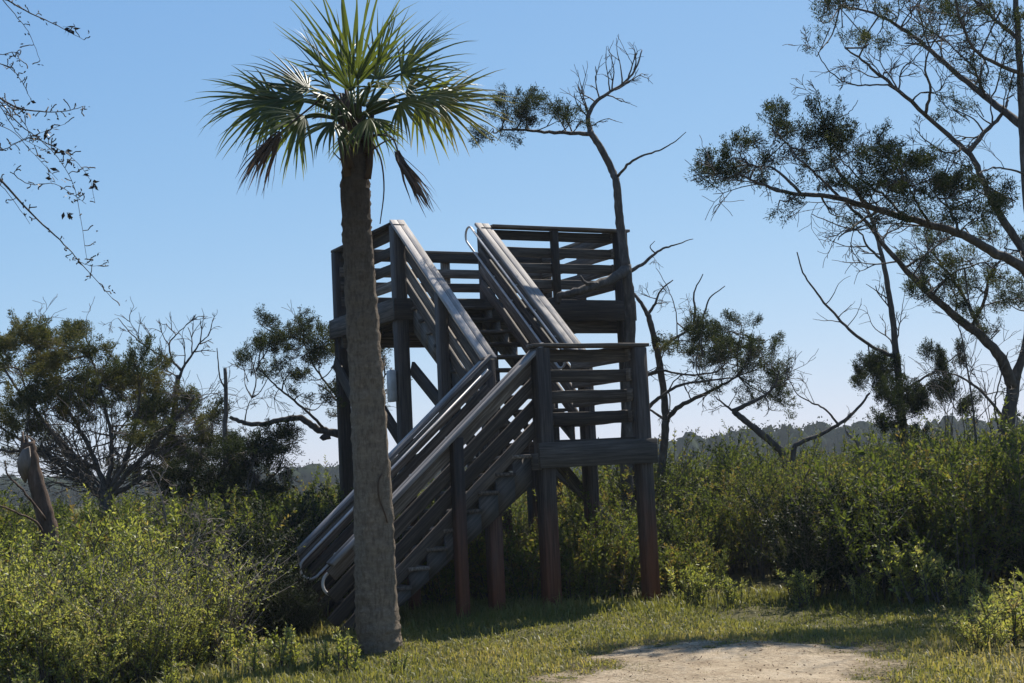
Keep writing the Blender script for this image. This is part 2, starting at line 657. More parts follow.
def tfoot(u, v):
    """ground height under a tower point"""
    return float(gz(TX + u * math.cos(YAW) - v * math.sin(YAW), TY + u * math.sin(YAW) + v * math.cos(YAW)))


def twpt(u, v, z):
    return Vector((TX + u * math.cos(YAW) - v * math.sin(YAW), TY + u * math.sin(YAW) + v * math.cos(YAW), z))


def post(u, v, z1, w=.15, z0=None, mat=None, name='post'):
    mb = MB()
    z0 = tfoot(u, v) - .15 if z0 is None else z0
    j = random.uniform(-.012, .012)
    mb.beam((u + j, v, z0), (u, v, z1), w, w, (0, 1, 0))
    return mb.build(name, mat or POSTW, tower, bevel=.007)


def railing(A, B, inward, posts_w=.15, cap_ext=(.0, .0), nb=4, pipe=None, pitchv=.235, capw=.19):
    """cap board over four slats, the slats on the inner side of the posts"""
    A, B, inward = Vector(A), Vector(B), Vector(inward)
    d = (B - A).normalized()
    side = inward.normalized()
    up = side.cross(d)
    if up.z < 0: up = -up
    cz = up.z
    mb = MB()
    for k in range(nb):
        dz = -(.04 / cz + .012 + .07 / cz + pitchv * k)
        o = side * (posts_w / 2 + .021 + random.uniform(-.004, .006)) + Vector((0, 0, dz + random.uniform(-.008, .008)))
        e0, e1 = random.uniform(-.02, .02), random.uniform(-.02, .02)
        mb.beam(A + o + d * e0, B + o + d * e1, .038, .14, up, nseg=6, warp=.004)
    r = mb.build('railing', WOOD, tower, bevel=.004)
    mb = MB()
    o = Vector((0, 0, -.02 / cz)) + side * .02
    half = capw / 2 - .003
    for q in (-1, 1):
        e = side * (q * (half / 2 + .002))
        mb.beam(A + o + e - d * cap_ext[0], B + o + e + d * (cap_ext[1] + random.uniform(0, .015)), half, .04, up, nseg=6, warp=.002)
    mb.build('cap_board', CAPW if abs(d.z) > .1 else WOOD, r, bevel=.004)  # sloped caps take the sunlit copy, level ones the plain wood
    if pipe:
        ea, eb, loop_b = pipe     # how far the pipe loop passes each end of the railing
        off = side * (posts_w / 2 + .04 + .045)
        hgt = .24
        c0 = A + off + d * (-ea) + Vector((0, 0, -.10 / cz))
        c1 = B + off + d * eb + Vector((0, 0, -.10 / cz))
        rad = hgt / 2
        n = 14

        def loop(c, q):
            return [c + d * (q * math.sin(PI * k / n) * rad) + up * (math.cos(PI * k / n) * rad - rad) for k in range(n + 1)]
        allp = [c1] + loop(c0, -1)
        allp += loop(c1, 1)[::-1] if loop_b else [c1 - up * hgt]
        mb = MB()
        mb.tube(allp, .016, 8)
        for k in range(5):
            q = c0 + (c1 - c0) * ((k + .5) / 5)
            for hh in (0, -hgt):
                mb.tube([q + up * hh, q + up * hh - side * .055], .012, 6)
                mb.tube([q + up * hh - side * .045, q + up * hh - side * .06], .03, 8)
        mb.build('handrail', PIPE, r, smooth=False)
    return r


def build_tower():
    # ground posts of landing, rail posts, deck posts
    post(0, 0, H1 + RH - .05, .17)
    post(LU - .07, 0, H1 + RH - .05, .16)
    post(0, W1, H1 + RH - .05, .15)
    post(LU, W1, H1 + RH - .09, .15)
    post(-1.06, 0, H1 + RH - S1 * 1.06 - .07, .12)
    post(-2.15, 0, H1 + RH - S1 * 2.15 - .07, .11)
    post(-1.06, W1, H1 + RH - S1 * 1.06 - .07, .12)
    post(-2.15, W1, H1 + RH - S1 * 2.15 - .07, .11)
    post(-.52, .30, H1 - .60, .15)
    for u in (0, LU):
        post(u, V2, H2 + RH - .05, .17)
        post(u, W1 + RUN2 * .48, H1 + RH + S2 * RUN2 * .48 - .07, .13)
    post(U2, V2, H2 + RH - .05, .17)
    post(U2, V2 + DD, H2 + RH - .05, .17)
    post(0, V2 + DD, H2 + RH - .05, .17)
    post((LU + U2) / 2, V2, H2 + RH - .05, .10, z0=H2 - .05, mat=WOOD)
    post(U2 * .5, V2 + DD, H2 + RH - .05, .12, z0=H2 - .3, mat=WOOD)
    post(U2 * .5, V2 + DD - .1, H2 - .3, .17)
    post(0, V2 + DD * .5, H2 + RH - .05, .10, z0=H2 - .05, mat=WOOD)
    post(U2, V2 + DD * .5, H2 + RH - .05, .10, z0=H2 - .05, mat=WOOD)

    # landing deck
    mb = MB()
    nb = 10
    bw = (W1 - .02) / nb
    for k in range(nb):
        v = .01 + bw * (k + .5)
        mb.beam((-.06, v, H1 - .02), (LU + .0, v, H1 - .02), bw - .008, .038, nseg=4, warp=.002)
    dk = mb.build('landing_deck', WOOD, tower, bevel=.003)
    for a, b in (((-.13, -.11, H1 - .165), (LU + .05, -.11, H1 - .165)), ((LU + .027, -.085, H1 - .165), (LU + .027, W1 + .08, H1 - .165)),
                 ((-.11, W1 + .095, H1 - .165), (LU + .05, W1 + .095, H1 - .165)), ((-.112, -.085, H1 - .23), (-.112, W1 + .07, H1 - .23))):
        mb = MB()
        mb.beam(a, b, .042, .28 if a[2] > H1 - .2 else .18, nseg=5, warp=.002)
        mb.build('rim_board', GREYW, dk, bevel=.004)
    mb = MB()
    for k in range(4):
        v = .2 + k * .33
        mb.beam((-.08, v, H1 - .13), (LU + .0, v, H1 - .13), .04, .17)
    mb.build('joist_frame', WOOD, dk)
    # upper deck
    mb = MB()
    nb = 18
    bw = (DD + .14) / nb
    for k in range(nb):
        v = V2 - .07 + bw * (k + .5)
        mb.beam((-.1, v, H2 - .02), (U2 + .1, v, H2 - .02), bw - .008, .038, nseg=4, warp=.002)
    dk = mb.build('upper_deck', WOOD, tower, bevel=.003)
    zc = H2 - .165
    for a, b in (((-.14, V2 - .11, zc), (U2 + .14, V2 - .11, zc)), ((U2 + .117, V2 - .085, zc), (U2 + .117, V2 + DD + .085, zc)),
                 ((-.14, V2 + DD + .11, zc), (U2 + .14, V2 + DD + .11, zc)), ((-.117, V2 - .085, zc), (-.117, V2 + DD + .085, zc))):
        mb = MB()
        mb.beam(a, b, .044, .29, nseg=6, warp=.002)
        mb.build('rim_board', WOOD, dk, bevel=.004)
    mb = MB()
    for k in range(9):
        u = .22 + k * (U2 - .44) / 8
        mb.beam((u, V2 - .08, H2 - .14), (u, V2 + DD + .08, H2 - .14), .04, .19)
    mb.build('joist_frame', WOOD, dk)
    for v in (V2 + .13, V2 + DD - .2):
        mb = MB()
        mb.beam((-.06, v, H2 - .36), (U2 + .15, v, H2 - .36), .09, .22)
        mb.build('support_beam', WOOD, tower, bevel=.006)

    # stringers with sawtooth tops and treads
    def flight(o, ax, lat, top, n, rise, run, lats):
        """o: nosing corner at the top; ax: unit vector downhill; lat: unit vector across"""
        for l in lats:
            prof = []
            for k in range(n):
                z = top - rise * (k + 1)
                prof.append((run * k, z))
                prof.append((run * (k + 1), z))
            s_end = run * n
            low = [(s_end, max(top - rise * n - .2, -.06)), (0.0, top - rise - .30 + .0)]
            m = len(prof) + 2
            poly = prof + low
            V = []
            for q in (l - .022, l + .022):
                for (s, z) in poly:
                    V.append(tuple(Vector(o) + Vector(ax) * s + Vector(lat) * q + Vector((0, 0, z))))
            mb = MB()
            g = []
            rs, cs = math.atan2(rise, run), 0
            oo = random.uniform(0, 40)
            for q in (0, .05):
                for (s, z) in poly:
                    g.append((s * math.cos(rs) - (z) * math.sin(rs) + oo, s * math.sin(rs) + z * math.cos(rs) + oo, q))
            mb.uv[0] = np.array(g)
            quads = []
            # side faces as strips: each step column down to the lower edge line
            def low_z(s):
                (sa, za), (sb, zb) = low[1], low[0]
                return za + (zb - za) * s / s_end
            mb2 = MB()
            VV, GG, FF = [], [], []
            for k in range(n):
                s0, s1 = run * k, run * (k + 1)
                z = top - rise * (k + 1)
                base = len(VV)
                for q in (l - .022, l + .022):
                    for (s, zz) in ((s0, z), (s1, z), (s1, min(low_z(s1), z - .02)), (s0, min(low_z(s0), z - .02))):
                        VV.append(tuple(Vector(o) + Vector(ax) * s + Vector(lat) * q + Vector((0, 0, zz))))
                        GG.append((s * math.cos(rs) - zz * math.sin(rs) + oo, s * math.sin(rs) + zz * math.cos(rs) + oo, q))
                b = base
                FF += [(b, b + 1, b + 2, b + 3), (b + 7, b + 6, b + 5, b + 4), (b, b + 4, b + 5, b + 1), (b + 3, b + 2, b + 6, b + 7), (b + 1, b + 5, b + 6, b + 2), (b + 4, b, b + 3, b + 7)]
            mb2.uv[0] = np.array(GG)
            mb2.add(VV, FF, random.random())
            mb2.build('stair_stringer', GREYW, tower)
        for k in range(n):
            s = run * (k + .5)
            z = top - rise * (k + 1) + .021
            a = Vector(o) + Vector(ax) * (s + .012) + Vector(lat) * (lats[0] - .05) + Vector((0, 0, z))
            b = Vector(o) + Vector(ax) * (s + .012) + Vector(lat) * (lats[-1] + .05) + Vector((0, 0, z))
            mb = MB()
            mb.beam(a, b, run + .035, .04, nseg=3, warp=.002)
            mb.build('stair_tread', WOOD, tower, bevel=.003)

    rise = H1 / 10
    flight((-.14, 0, 0), (-1, 0, 0), (0, 1, 0), H1, 9, rise, rise / S1, (.085, W1 / 2, W1 - .085))
    rise = (H2 - H1) / 11
    flight((0, V2 - .14, 0), (0, -1, 0), (1, 0, 0), H2, 10, rise, rise / S2, (.15, LU / 2, LU - .15))

    # railings: lower flight (near, far), upper flight, landing, deck
    T, T2 = H1 + RH, H2 + RH
    z = lambda u: T + S1 * u
    railing((-2.50, 0, z(-2.50)), (-.02, 0, z(-.02)), (0, 1, 0), .10, (.02, .05), pipe=(.03, -.05, False))
    railing((-2.46, W1, z(-2.46)), (-.02, W1, z(-.02)), (0, -1, 0), .10, (.02, .05), pipe=(-.07, -.05, False))
    for u, inw in ((0, 1), (LU, -1)):
        railing((u, W1 + .02, T + S2 * .02), (u, V2, T2), (inw, 0, 0), .13, (.05, .06), pipe=(-.3, .16, True), capw=.215)
    railing((-.0, 0, T), (LU - .05, 0, T), (0, 1, 0), .17, (.11, .09))
    railing((LU - .07, 0.02, T), (LU - .07, W1 + .02, T), (-1, 0, 0), .15, (-.12, .04))
    railing((LU + .06, V2, T2), (U2, V2, T2), (0, 1, 0), .15, (-.04, .14))
    railing((0, V2 + .05, T2), (0, V2 + DD, T2), (1, 0, 0), .15, (-.03, .12))
    railing((0, V2 + DD, T2), (U2, V2 + DD, T2), (0, -1, 0), .15, (-.12, .12))
    railing((U2, V2 + .05, T2), (U2, V2 + DD, T2), (-1, 0, 0), .15, (-.06, -.12))

    # braces
    def brace(a, b, w=.045, h=.19):
        mb = MB()
        mb.beam(a, b, w, h, (0, 0, 1) if abs(Vector(b).z - Vector(a).z) < 3 else (0, 1, 0))
        mb.build('brace', WOOD, tower, bevel=.004)
    brace((.12, V2 + DD - .05, 3.35), (.12, V2 + .05, 1.75), .05, .2)
    brace((-.11, V2 + .2, 1.5), (-.11, V2 + DD, 3.3), .05, .19)
    brace((U2 - .1, V2 + .1, .55), (LU + .11, V2 - .1, 2.2), .045, .16)
    brace((.1, W1 + .1, 1.55), (.1, V2 - .1, 3.0), .045, .19)
    def at(px, py, d):
        q = P(px, py, d)
        c, sn = math.cos(YAW), math.sin(YAW)
        return ((q.x - TX) * c + (q.y - TY) * sn, -(q.x - TX) * sn + (q.y - TY) * c, q.z)
    mb = MB()
    mb.beam(at(556, 460, 16.9), at(626, 545, 17.4), .04, .14)
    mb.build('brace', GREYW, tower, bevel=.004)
    for (px, d, zt) in ((535, 17.6, 1.75), (505, 18.2, 2.2)):
        q = at(px, 520, d)
        post(q[0], q[1], zt, .14)
    mb = MB()  # short block standing for a beam end beside the post
    mb.beam((-.16, V2 + .02, 2.55), (-.16, V2 + .02, 2.98), .10, .13, (0, 1, 0))
    mb.build('post_block', PIPE, tower, bevel=.01)


build_tower()

# ------------------------------------------------------------------ trees
def jit(p, a):
    return p + rng.normal(0, a, p.shape)


class Tree:
    def __init__(s, name, label, cat, base, group=None):
        s.base = Vector(base)
        s.root = thing(name, label, cat, s.base, 0, group)
        s.wood = MB()
        s.crown = MB()
        s.skel = []          # points of limbs, for joining clumps to the nearest limb
        s.kind = cat

    def limb(s, pts, r0, r1, n=8, wob=.012, seg=5, twigs=0, tl=.5, skel=True):
        p = smooth(pts, seg)
        if wob:
            p[1:-1] = jit(p[1:-1], wob * .45)
        t = np.linspace(0, 1, len(p))
        rad = (r0 + (r1 - r0) * t ** .8) * .74
        s.wood.tube(p, rad, n, rng.random(), rough=.08)
        if skel:
            s.skel += [(tuple(q), rr) for q, rr in zip(p, rad)]
        for _ in range(twigs):
            k = int(rng.integers(len(p) // 4, len(p)))
            d = p[min(k + 1, len(p) - 1)] - p[max(k - 1, 0)]
            d /= np.linalg.norm(d) + 1e-9
            v = rng.normal(size=3)
            v[2] += .5
            v = v / np.linalg.norm(v) + d * .5
            s.twig(p[k], v, tl * rng.uniform(.4, 1), min(rad[k] * .5, .014), 2)
        return p

    def twig(s, o, d, L, r, lev, spread=.75, kids=(2, 4), curl=.18):
        """a bare twig that divides"""
        d = np.asarray(d, float)
        d = d / (np.linalg.norm(d) + 1e-9)
        m = 5
        p = [np.asarray(o, float)]
        for k in range(m):
            d = d + rng.normal(0, curl, 3)
            d /= np.linalg.norm(d)
            p.append(p[-1] + d * L / m)
        r1 = max(r * .5, .0035)
        s.wood.tube(p, np.linspace(r, r1, m + 1), 4 if r > .006 else 3, rng.random(), cap=False)
        if lev > 0:
            for _ in range(int(rng.integers(*kids)) + 1):
                k = int(rng.integers(2, m + 1))
                v = rng.normal(size=3)
                v -= d * np.dot(v, d)
                v /= np.linalg.norm(v) + 1e-9
                s.twig(p[k], d + v * spread * rng.uniform(.6, 1.3), L * rng.uniform(.45, .75), max(r * .6, .0035), lev - 1, spread, kids, curl)
        return p

    def clump(s, c, rx, rz, n, ry=None, dens=70, tone=0, up=.6, size=1.0, join=True, len_=.046):
        """n tufts of scaly foliage in an uneven mass about c, each on a twig from the nearest limb"""
        c = np.asarray(tuple(c), float)
        n = int(n * 1.45)
        size = size * .88
        ry = ry or rx * .9
        lo = np.array([q for q, _ in s.skel]) if s.skel else np.array([c])
        cs = []
        sub = max(2, n // 7)
        seeds = rng.normal(size=(sub, 3))
        seeds = seeds / np.linalg.norm(seeds, axis=1)[:, None] * rng.random((sub, 1)) ** .45
        for k in range(n):
            q = seeds[k % sub] * 1.08 + rng.normal(0, .24, 3)
            cs.append(c + q * np.array([rx, ry, rz]))
        cs = np.array(cs)
        hub = c
        if join:
            i = np.argmin(((lo - c) ** 2).sum(1))
            a = lo[i]
            mid = (a + c) / 2 + rng.normal(0, .09 * min(1, np.linalg.norm(c - a)), 3) + np.array([0, 0, -.06 * min(1, np.linalg.norm(c - a))])
            s.wood.tube(smooth([a, mid, c], 3), np.linspace(.0125, .006, 7), 4, .4, cap=False)
        for k in range(sub):
            e = c + seeds[k] * np.array([rx, ry, rz])
            s.wood.tube(smooth([c if k % 2 or not join else (a + c) / 2, (c + e) / 2 + rng.normal(0, .04, 3), e], 2), np.linspace(.009, .004, 5), 3, .4, cap=False)
        for q in cs:
            e = c + seeds[rng.integers(sub)] * np.array([rx, ry, rz])
            out = q - c + np.array([0, 0, up * rz])
            out = out / (np.linalg.norm(out) + 1e-9)
            # a plume: elements along a short axis, leaning outward
            m = int(dens * 1.3 * rng.uniform(.6, 1.3))
            ax = rng.random(m) ** .8
            L = .20 * size * rng.uniform(.7, 1.35)
            pos = q + out * (ax * L)[:, None] + rng.normal(0, .042 * size, (m, 3)) * (1.15 - ax * .7)[:, None]
            d = out + rng.normal(0, .75, (m, 3))
            tt = np.clip(.36 + tone + rng.normal(0, .10) + rng.normal(0, .13, m) + (rng.random(m) < .03) * .4, 0, 1)
            s.crown.leaves(pos, d, rng.uniform(.6, 1.3, m) * len_ * size, rng.uniform(.008, .014, m) * size, tt)

    def mass(s, c, r, n=8):
        """foliage at each (px, py, dist, rx, rz, tufts, tone)"""
        for (px, py, d, rx, rz, k, tone) in c:
            s.clump(P(px, py, d), rx, rz, k, tone=tone)

    def done(s, bark, leaf=None, crown='crown'):
        s.wood.build('trunk', bark, s.root, smooth=True, off=s.base)
        if s.crown.n:
            s.crown.build(crown, leaf, s.root, off=s.base)


def foot(px, py, d):
    """ground point under the place seen at px, py, distance d"""
    q = P(px, py, d)
    return Vector((q.x, q.y, float(gz(q.x, q.y))))


def L3(pts):
    return [P(*q) for q in pts]


def sp(px):
    return px


# --- tall thin cedar, mostly bare, behind the right corner of the top deck
def tree_behind_tower():
    d = 20.15
    b = foot(632, 575, d)
    t = Tree('wind_bent_cedar', 'tall thin cedar with bare fan top and one leafy arm, behind the top deck corner', 'tree', b)
    t.limb([b - Vector((0, 0, .1))] + L3([(629, 520, d), (626, 460, d), (628, 400, d + .05), (630, 340, d - .05), (629, 295, d - .1), (626, 265, d - .1)]), .135, .10, 10, .01)
    t.limb(L3([(626, 268, d - .1), (622, 238, d), (619, 212, d), (617, 185, d), (612, 170, d + .1), (601, 149, d + .1), (590, 131, d + .2)]), .10, .062, 9, .008)
    up = t.limb(L3([(590, 132, d + .2), (588, 116, d + .2), (596, 102, d + .3), (610, 92, d + .3), (625, 82, d + .4), (636, 68, d + .4), (642, 50, d + .5)]), .058, .012, 7, .008)
    t.limb(L3([(592, 134, d + .2), (570, 133, d + .1), (545, 132, d), (525, 130, d - .2), (505, 130, d - .3), (494, 133, d - .4)]), .048, .014, 7, .01)
    t.limb(L3([(618, 176, d), (630, 163, d - .2), (645, 155, d - .3), (662, 149, d - .4), (676, 141, d - .5), (686, 132, d - .6)]), .034, .007, 6, .01)
    t.limb(L3([(627, 270, d - .1), (612, 279, d - .3), (594, 286, d - .5), (575, 292, d - .6), (560, 296, d - .6), (557, 303, d - .6)]), .115, .055, 9, .012)
    t.limb(L3([(598, 284, d - .5), (586, 283, d - .6), (580, 276, d - .6)]), .05, .02, 6, .006)
    t.limb(L3([(627, 274, d - .1), (645, 262, d), (660, 250, d + .1), (674, 245, d + .1), (693, 239, d + .2)]), .048, .008, 6, .01)
    t.limb(L3([(655, 253, d), (650, 247, d), (655, 241, d)]), .016, .006, 5, .003)
    # bare fan at the top
    fan = [(590, 122, 576, 100), (588, 112, 582, 84), (596, 103, 584, 92), (600, 100, 592, 72), (610, 92, 603, 66), (612, 90, 618, 60), (622, 84, 622, 56),
           (628, 80, 634, 52), (634, 70, 641, 46), (625, 83, 645, 74), (615, 90, 640, 84), (606, 95, 628, 96), (592, 126, 612, 116), (572, 132, 566, 98), (566, 132, 560, 112), (590, 118, 568, 84)]
    for (a, b_, c, e) in fan:
        dd = d + .3 + rng.normal(0, .15)
        p0, p1 = P(a, b_, d + .3), P(c, e, dd)
        t.twig(p0, np.array(p1 - p0), (p1 - p0).length * .8, .013, 2, .6, (1, 3), .14)
    for (px, py, rx, rz, n) in ((518, 106, .22, .18, 20), (505, 116, .22, .22, 20), (493, 131, .12, .13, 9), (530, 117, .20, .16, 16), (526, 98, .13, .12, 9),
                                (558, 121, .17, .13, 13), (570, 119, .17, .10, 10), (582, 121, .10, .08, 5), (512, 128, .25, .06, 7)):
        t.clump(P(px, py, d - .3 + rng.normal(0, .15)), rx, rz, n, tone=-.1)
    t.done(BARK_GREY, CEDAR)


tree_behind_tower()


# --- cedar right of the tower
def tree_beside_tower():
    d = 22
    b = foot(656, 560, d)
    t = Tree('bushy_topped_cedar', 'slender grey cedar with a rounded leafy crown swept right, just right of the tower', 'tree', b)
    t.limb([b - Vector((0, 0, .1))] + L3([(658, 520, d), (661, 480, d), (664, 445, d), (666, 420, d)]), .105, .085, 9, .008)
    t.limb(L3([(666, 422, d), (664, 395, d), (660, 365, d), (655, 342, d), (651, 325, d), (647, 312, d)]), .085, .06, 9, .008)
    t.limb(L3([(648, 315, d), (641, 303, d), (634, 294, d + .1), (622, 282, d + .2)]), .05, .03, 7, .006)
    t.limb(L3([(648, 314, d), (655, 304, d), (660, 291, d), (673, 280, d)]), .038, .012, 6, .008, twigs=2, tl=.3)
    t.limb(L3([(667, 418, d), (680, 406, d - .2), (700, 396, d - .3), (722, 385, d - .4), (738, 376, d - .4)]), .065, .02, 7, .012, twigs=5)
    t.limb(L3([(646, 409, d - .3), (662, 396, d - .5), (680, 385, d - .6), (705, 381, d - .6), (732, 378, d - .7)]), .048, .015, 7, .012, twigs=4)
    t.limb(L3([(659, 372, d), (640, 378, d - .2), (660, 371, d - .1), (690, 375, d + .2), (715, 372, d + .3), (728, 362, d + .4)]), .035, .014, 6, .01, twigs=3)
    t.limb(L3([(666, 420, d), (655, 413, d + .2), (644, 404, d + .4)]), .04, .02, 6, .008)
    t.limb(L3([(657, 352, d), (672, 340, d + .3), (690, 330, d + .5), (705, 325, d + .5)]), .045, .016, 6, .01, twigs=3)
    t.limb(L3([(693, 330, d + .4), (695, 310, d + .4), (694, 293, d + .5), (703, 274, d + .5)]), .036, .012, 6, .006)
    t.limb(L3([(701, 326, d + .4), (704, 314, d + .4), (710, 298, d + .4), (725, 286, d + .4)]), .032, .01, 6, .006)
    t.limb(L3([(677, 338, d + .3), (676, 312, d + .3), (668, 288, d + .3), (656, 268, d + .3)]), .016, .006, 5, .012, twigs=3, tl=.25)
    t.limb(L3([(735, 378, d), (745, 365, d), (755, 350, d + .2), (765, 340, d + .3)]), .025, .01, 5, .01, twigs=4)
    for (px, py, rx, rz, n) in ((683, 340, .30, .16, 26), (700, 335, .30, .2, 34), (718, 348, .28, .2, 28), (737, 335, .30, .22, 34), (752, 350, .28, .24, 34),
                                (765, 365, .28, .26, 30), (778, 382, .2, .24, 22), (782, 400, .14, .2, 12), (758, 385, .3, .22, 18), (738, 365, .3, .2, 26), (715, 362, .3, .16, 20), (692, 356, .25, .16, 18),
                                (678, 352, .22, .14, 14), (665, 348, .15, .12, 8), (742, 325, .15, .12, 10), (764, 343, .14, .12, 8), (702, 322, .2, .1, 10), (722, 392, .3, .12, 8), (758, 405, .25, .12, 8)):
        t.clump(P(px, py, d + rng.normal(0, .4)), rx, rz, n, tone=rng.normal(.0, .1))
    t.done(BARK_GREY, CEDAR)


tree_beside_tower()


def fallen_bare_tree():
    d = 21
    b = foot(792, 500, d)
    t = Tree('forked_bare_tree', 'dark leaning bare trunk forked in a wide V above the thicket right of the tower', 'tree', b)
    t.limb([b - Vector((0, 0, .1)), P(786, 465, d), P(772, 443, d), P(758, 431, d), P(742, 418, d), P(733, 411, d)], .085, .06, 8, .008)
    t.limb(L3([(733, 411, d), (748, 404, d), (765, 395, d), (775, 385, d), (779, 370, d)]), .055, .016, 7, .01, twigs=5)
    t.limb(L3([(736, 413, d), (724, 404, d), (714, 396, d)]), .03, .012, 6, .01, twigs=3)
    t.limb([b - Vector((0.05, 0, .1)), P(793, 460, d), P(800, 443, d), P(822, 434, d), P(845, 420, d), P(858, 408, d), P(870, 393, d)], .07, .022, 8, .008)
    t.limb(L3([(838, 424, d), (826, 410, d), (812, 403, d), (798, 394, d), (787, 377, d)]), .026, .008, 6, .012, twigs=3, tl=.35)
    t.done(BARK_GREY, CEDAR)


fallen_bare_tree()


# --- dark leafed slim tree in the thicket on the right
def slim_tree():
    d = 22
    b = foot(910, 520, d)
    t = Tree('slim_dark_cedar', 'slim upright cedar with a dark leafy skirt low on its trunk and bare side limbs', 'tree', b)
    t.limb([b - Vector((0, 0, .1))] + L3([(906, 480, d), (904, 440, d), (900, 395, d), (896, 350, d), (892, 315, d), (887, 282, d), (880, 248, d), (871, 218, d), (860, 198, d)]), .12, .03, 9, .01, twigs=8, tl=.7)
    t.limb(L3([(893, 356, d), (872, 346, d - .2), (853, 333, d - .3), (834, 314, d - .3), (817, 294, d - .4), (803, 272, d - .4), (797, 252, d - .4)]), .045, .012, 6, .012)
    for a in ((840, 322, 820, 324), (838, 318, 852, 304), (826, 304, 846, 290), (846, 328, 866, 306)):
        p0, p1 = P(a[0], a[1], d - .3), P(a[2], a[3], d - .3)
        t.twig(p0, np.array(p1 - p0), (p1 - p0).length, .009, 1, .5, (0, 2), .12)
    t.limb(L3([(883, 262, d), (868, 247, d - .2), (860, 232, d - .3), (840, 226, d - .4), (812, 214, d - .4)]), .03, .009, 6, .012, twigs=4, tl=.4)
    t.limb(L3([(889, 300, d), (878, 292, d - .1), (866, 284, d - .2)]), .018, .006, 5, .006)
    t.limb(L3([(868, 246, d), (845, 246, d - .2), (822, 236, d - .3)]), .018, .006, 5, .01)
    t.limb(L3([(897, 340, d), (902, 310, d), (906, 285, d)]), .014, .005, 5, .01, twigs=2)
    t.limb(L3([(890, 400, d), (920, 380, d), (940, 368, d), (960, 352, d)]), .035, .012, 6, .01)
    for (px, py, rx, rz, n) in ((868, 366, .14, .18, 15), (872, 384, .2, .2, 26), (885, 372, .2, .26, 26), (890, 400, .25, .3, 32), (905, 388, .2, .3, 28), (905, 420, .22, .24, 26), (885, 425, .18, .2, 14),
                                (925, 385, .22, .24, 24), (938, 372, .2, .26, 24), (950, 390, .24, .28, 24), (930, 405, .26, .22, 22), (955, 410, .22, .2, 16), (960, 360, .12, .2, 10), (918, 440, .2, .2, 12)):
        t.clump(P(px, py, d + rng.normal(0, .35)), rx, rz, n, tone=-.08 + rng.normal(0, .06), up=1.2, dens=115)
    t.done(BARK_GREY, CEDAR)


slim_tree()


# --- leaning cedar at the right
def leaning_cedar():
    d = 19
    b = foot(1004, 520, d)
    t = Tree('leaning_cedar', 'large cedar with a thick dark limb leaning left over the thicket, under the spreading cedar', 'tree', b)
    t.limb([b - Vector((0, 0, .1))] + L3([(1004, 480, d), (1006, 440, d), (1010, 405, d), (1014, 380, d)]), .15, .115, 10, .01)
    t.limb(L3([(1013, 386, d), (1000, 358, d - .2), (980, 335, d - .3), (955, 316, d - .4), (932, 296, d - .5), (908, 272, d - .6), (885, 246, d - .7), (866, 222, d - .8), (846, 203, d - .9)]), .115, .022, 9, .012, twigs=10, tl=.7)
    t.limb(L3([(1014, 382, d), (1024, 350, d), (1032, 300, d + .2), (1050, 240, d + .4)]), .10, .04, 8, .012)
    t.limb(L3([(985, 340, d - .3), (975, 318, d), (960, 290, d + .2), (940, 262, d + .4), (925, 245, d + .5)]), .05, .015, 6, .012, twigs=6, tl=.6)
    t.limb(L3([(970, 328, d - .3), (985, 300, d - .6), (990, 275, d - .8), (1005, 255, d - 1)]), .04, .014, 6, .012, twigs=5, tl=.6)
    t.limb(L3([(932, 296, d - .5), (945, 280, d - .8), (960, 270, d - 1), (985, 262, d - 1.2)]), .03, .01, 6, .012, twigs=5, tl=.5)
    t.limb(L3([(905, 268, d - .6), (925, 255, d - .4), (945, 240, d - .2), (965, 228, d)]), .026, .009, 6, .012, twigs=4, tl=.5)
    t.limb(L3([(1008, 425, d), (985, 395, d - .4), (962, 378, d - .6), (945, 372, d - .8)]), .035, .012, 6, .012, twigs=4, tl=.5)
    t.limb(L3([(978, 470, d - .3), (974, 420, d - .3), (966, 360, d - .3), (958, 320, d - .4)]), .022, .01, 6, .012, twigs=4, tl=.5)
    t.limb(L3([(1002, 440, d), (995, 410, d - .2), (1000, 380, d - .3), (1008, 352, d - .3)]), .02, .01, 6, .012, twigs=3, tl=.5)
    for (px, py, rx, rz, n, tone) in ((915, 262, .2, .14, 13, 0), (935, 250, .25, .16, 16, .05), (950, 238, .25, .2, 18, .1), (970, 262, .25, .2, 20, .15), (955, 285, .22, .2, 20, .12), (980, 290, .2, .2, 16, .1), (1000, 275, .22, .22, 18, .08),
                                (940, 300, .16, .14, 11, 0), (918, 300, .14, .1, 9, 0), (975, 315, .2, .13, 12, 0), (1010, 305, .2, .2, 16, .05), (925, 278, .14, .1, 9, 0), (990, 240, .25, .15, 15, .1), (1016, 250, .2, .2, 14, .05), (1000, 330, .2, .12, 8, 0)):
        t.clump(P(px, py, d - .3 + rng.normal(0, .5)), rx, rz, n, tone=tone + rng.normal(0, .05), dens=60)
    for k in range(10):                       # thin bare shoots low on the right
        px = rng.uniform(945, 1020)
        p0 = P(px, 440, d + rng.normal(0, .5))
        t.twig(p0, (rng.normal(0, .25), 0, 1), rng.uniform(.5, 1.1), .008, 2, .5, (1, 3), .12)
    t.done(BARK_GREY, CEDAR)


leaning_cedar()


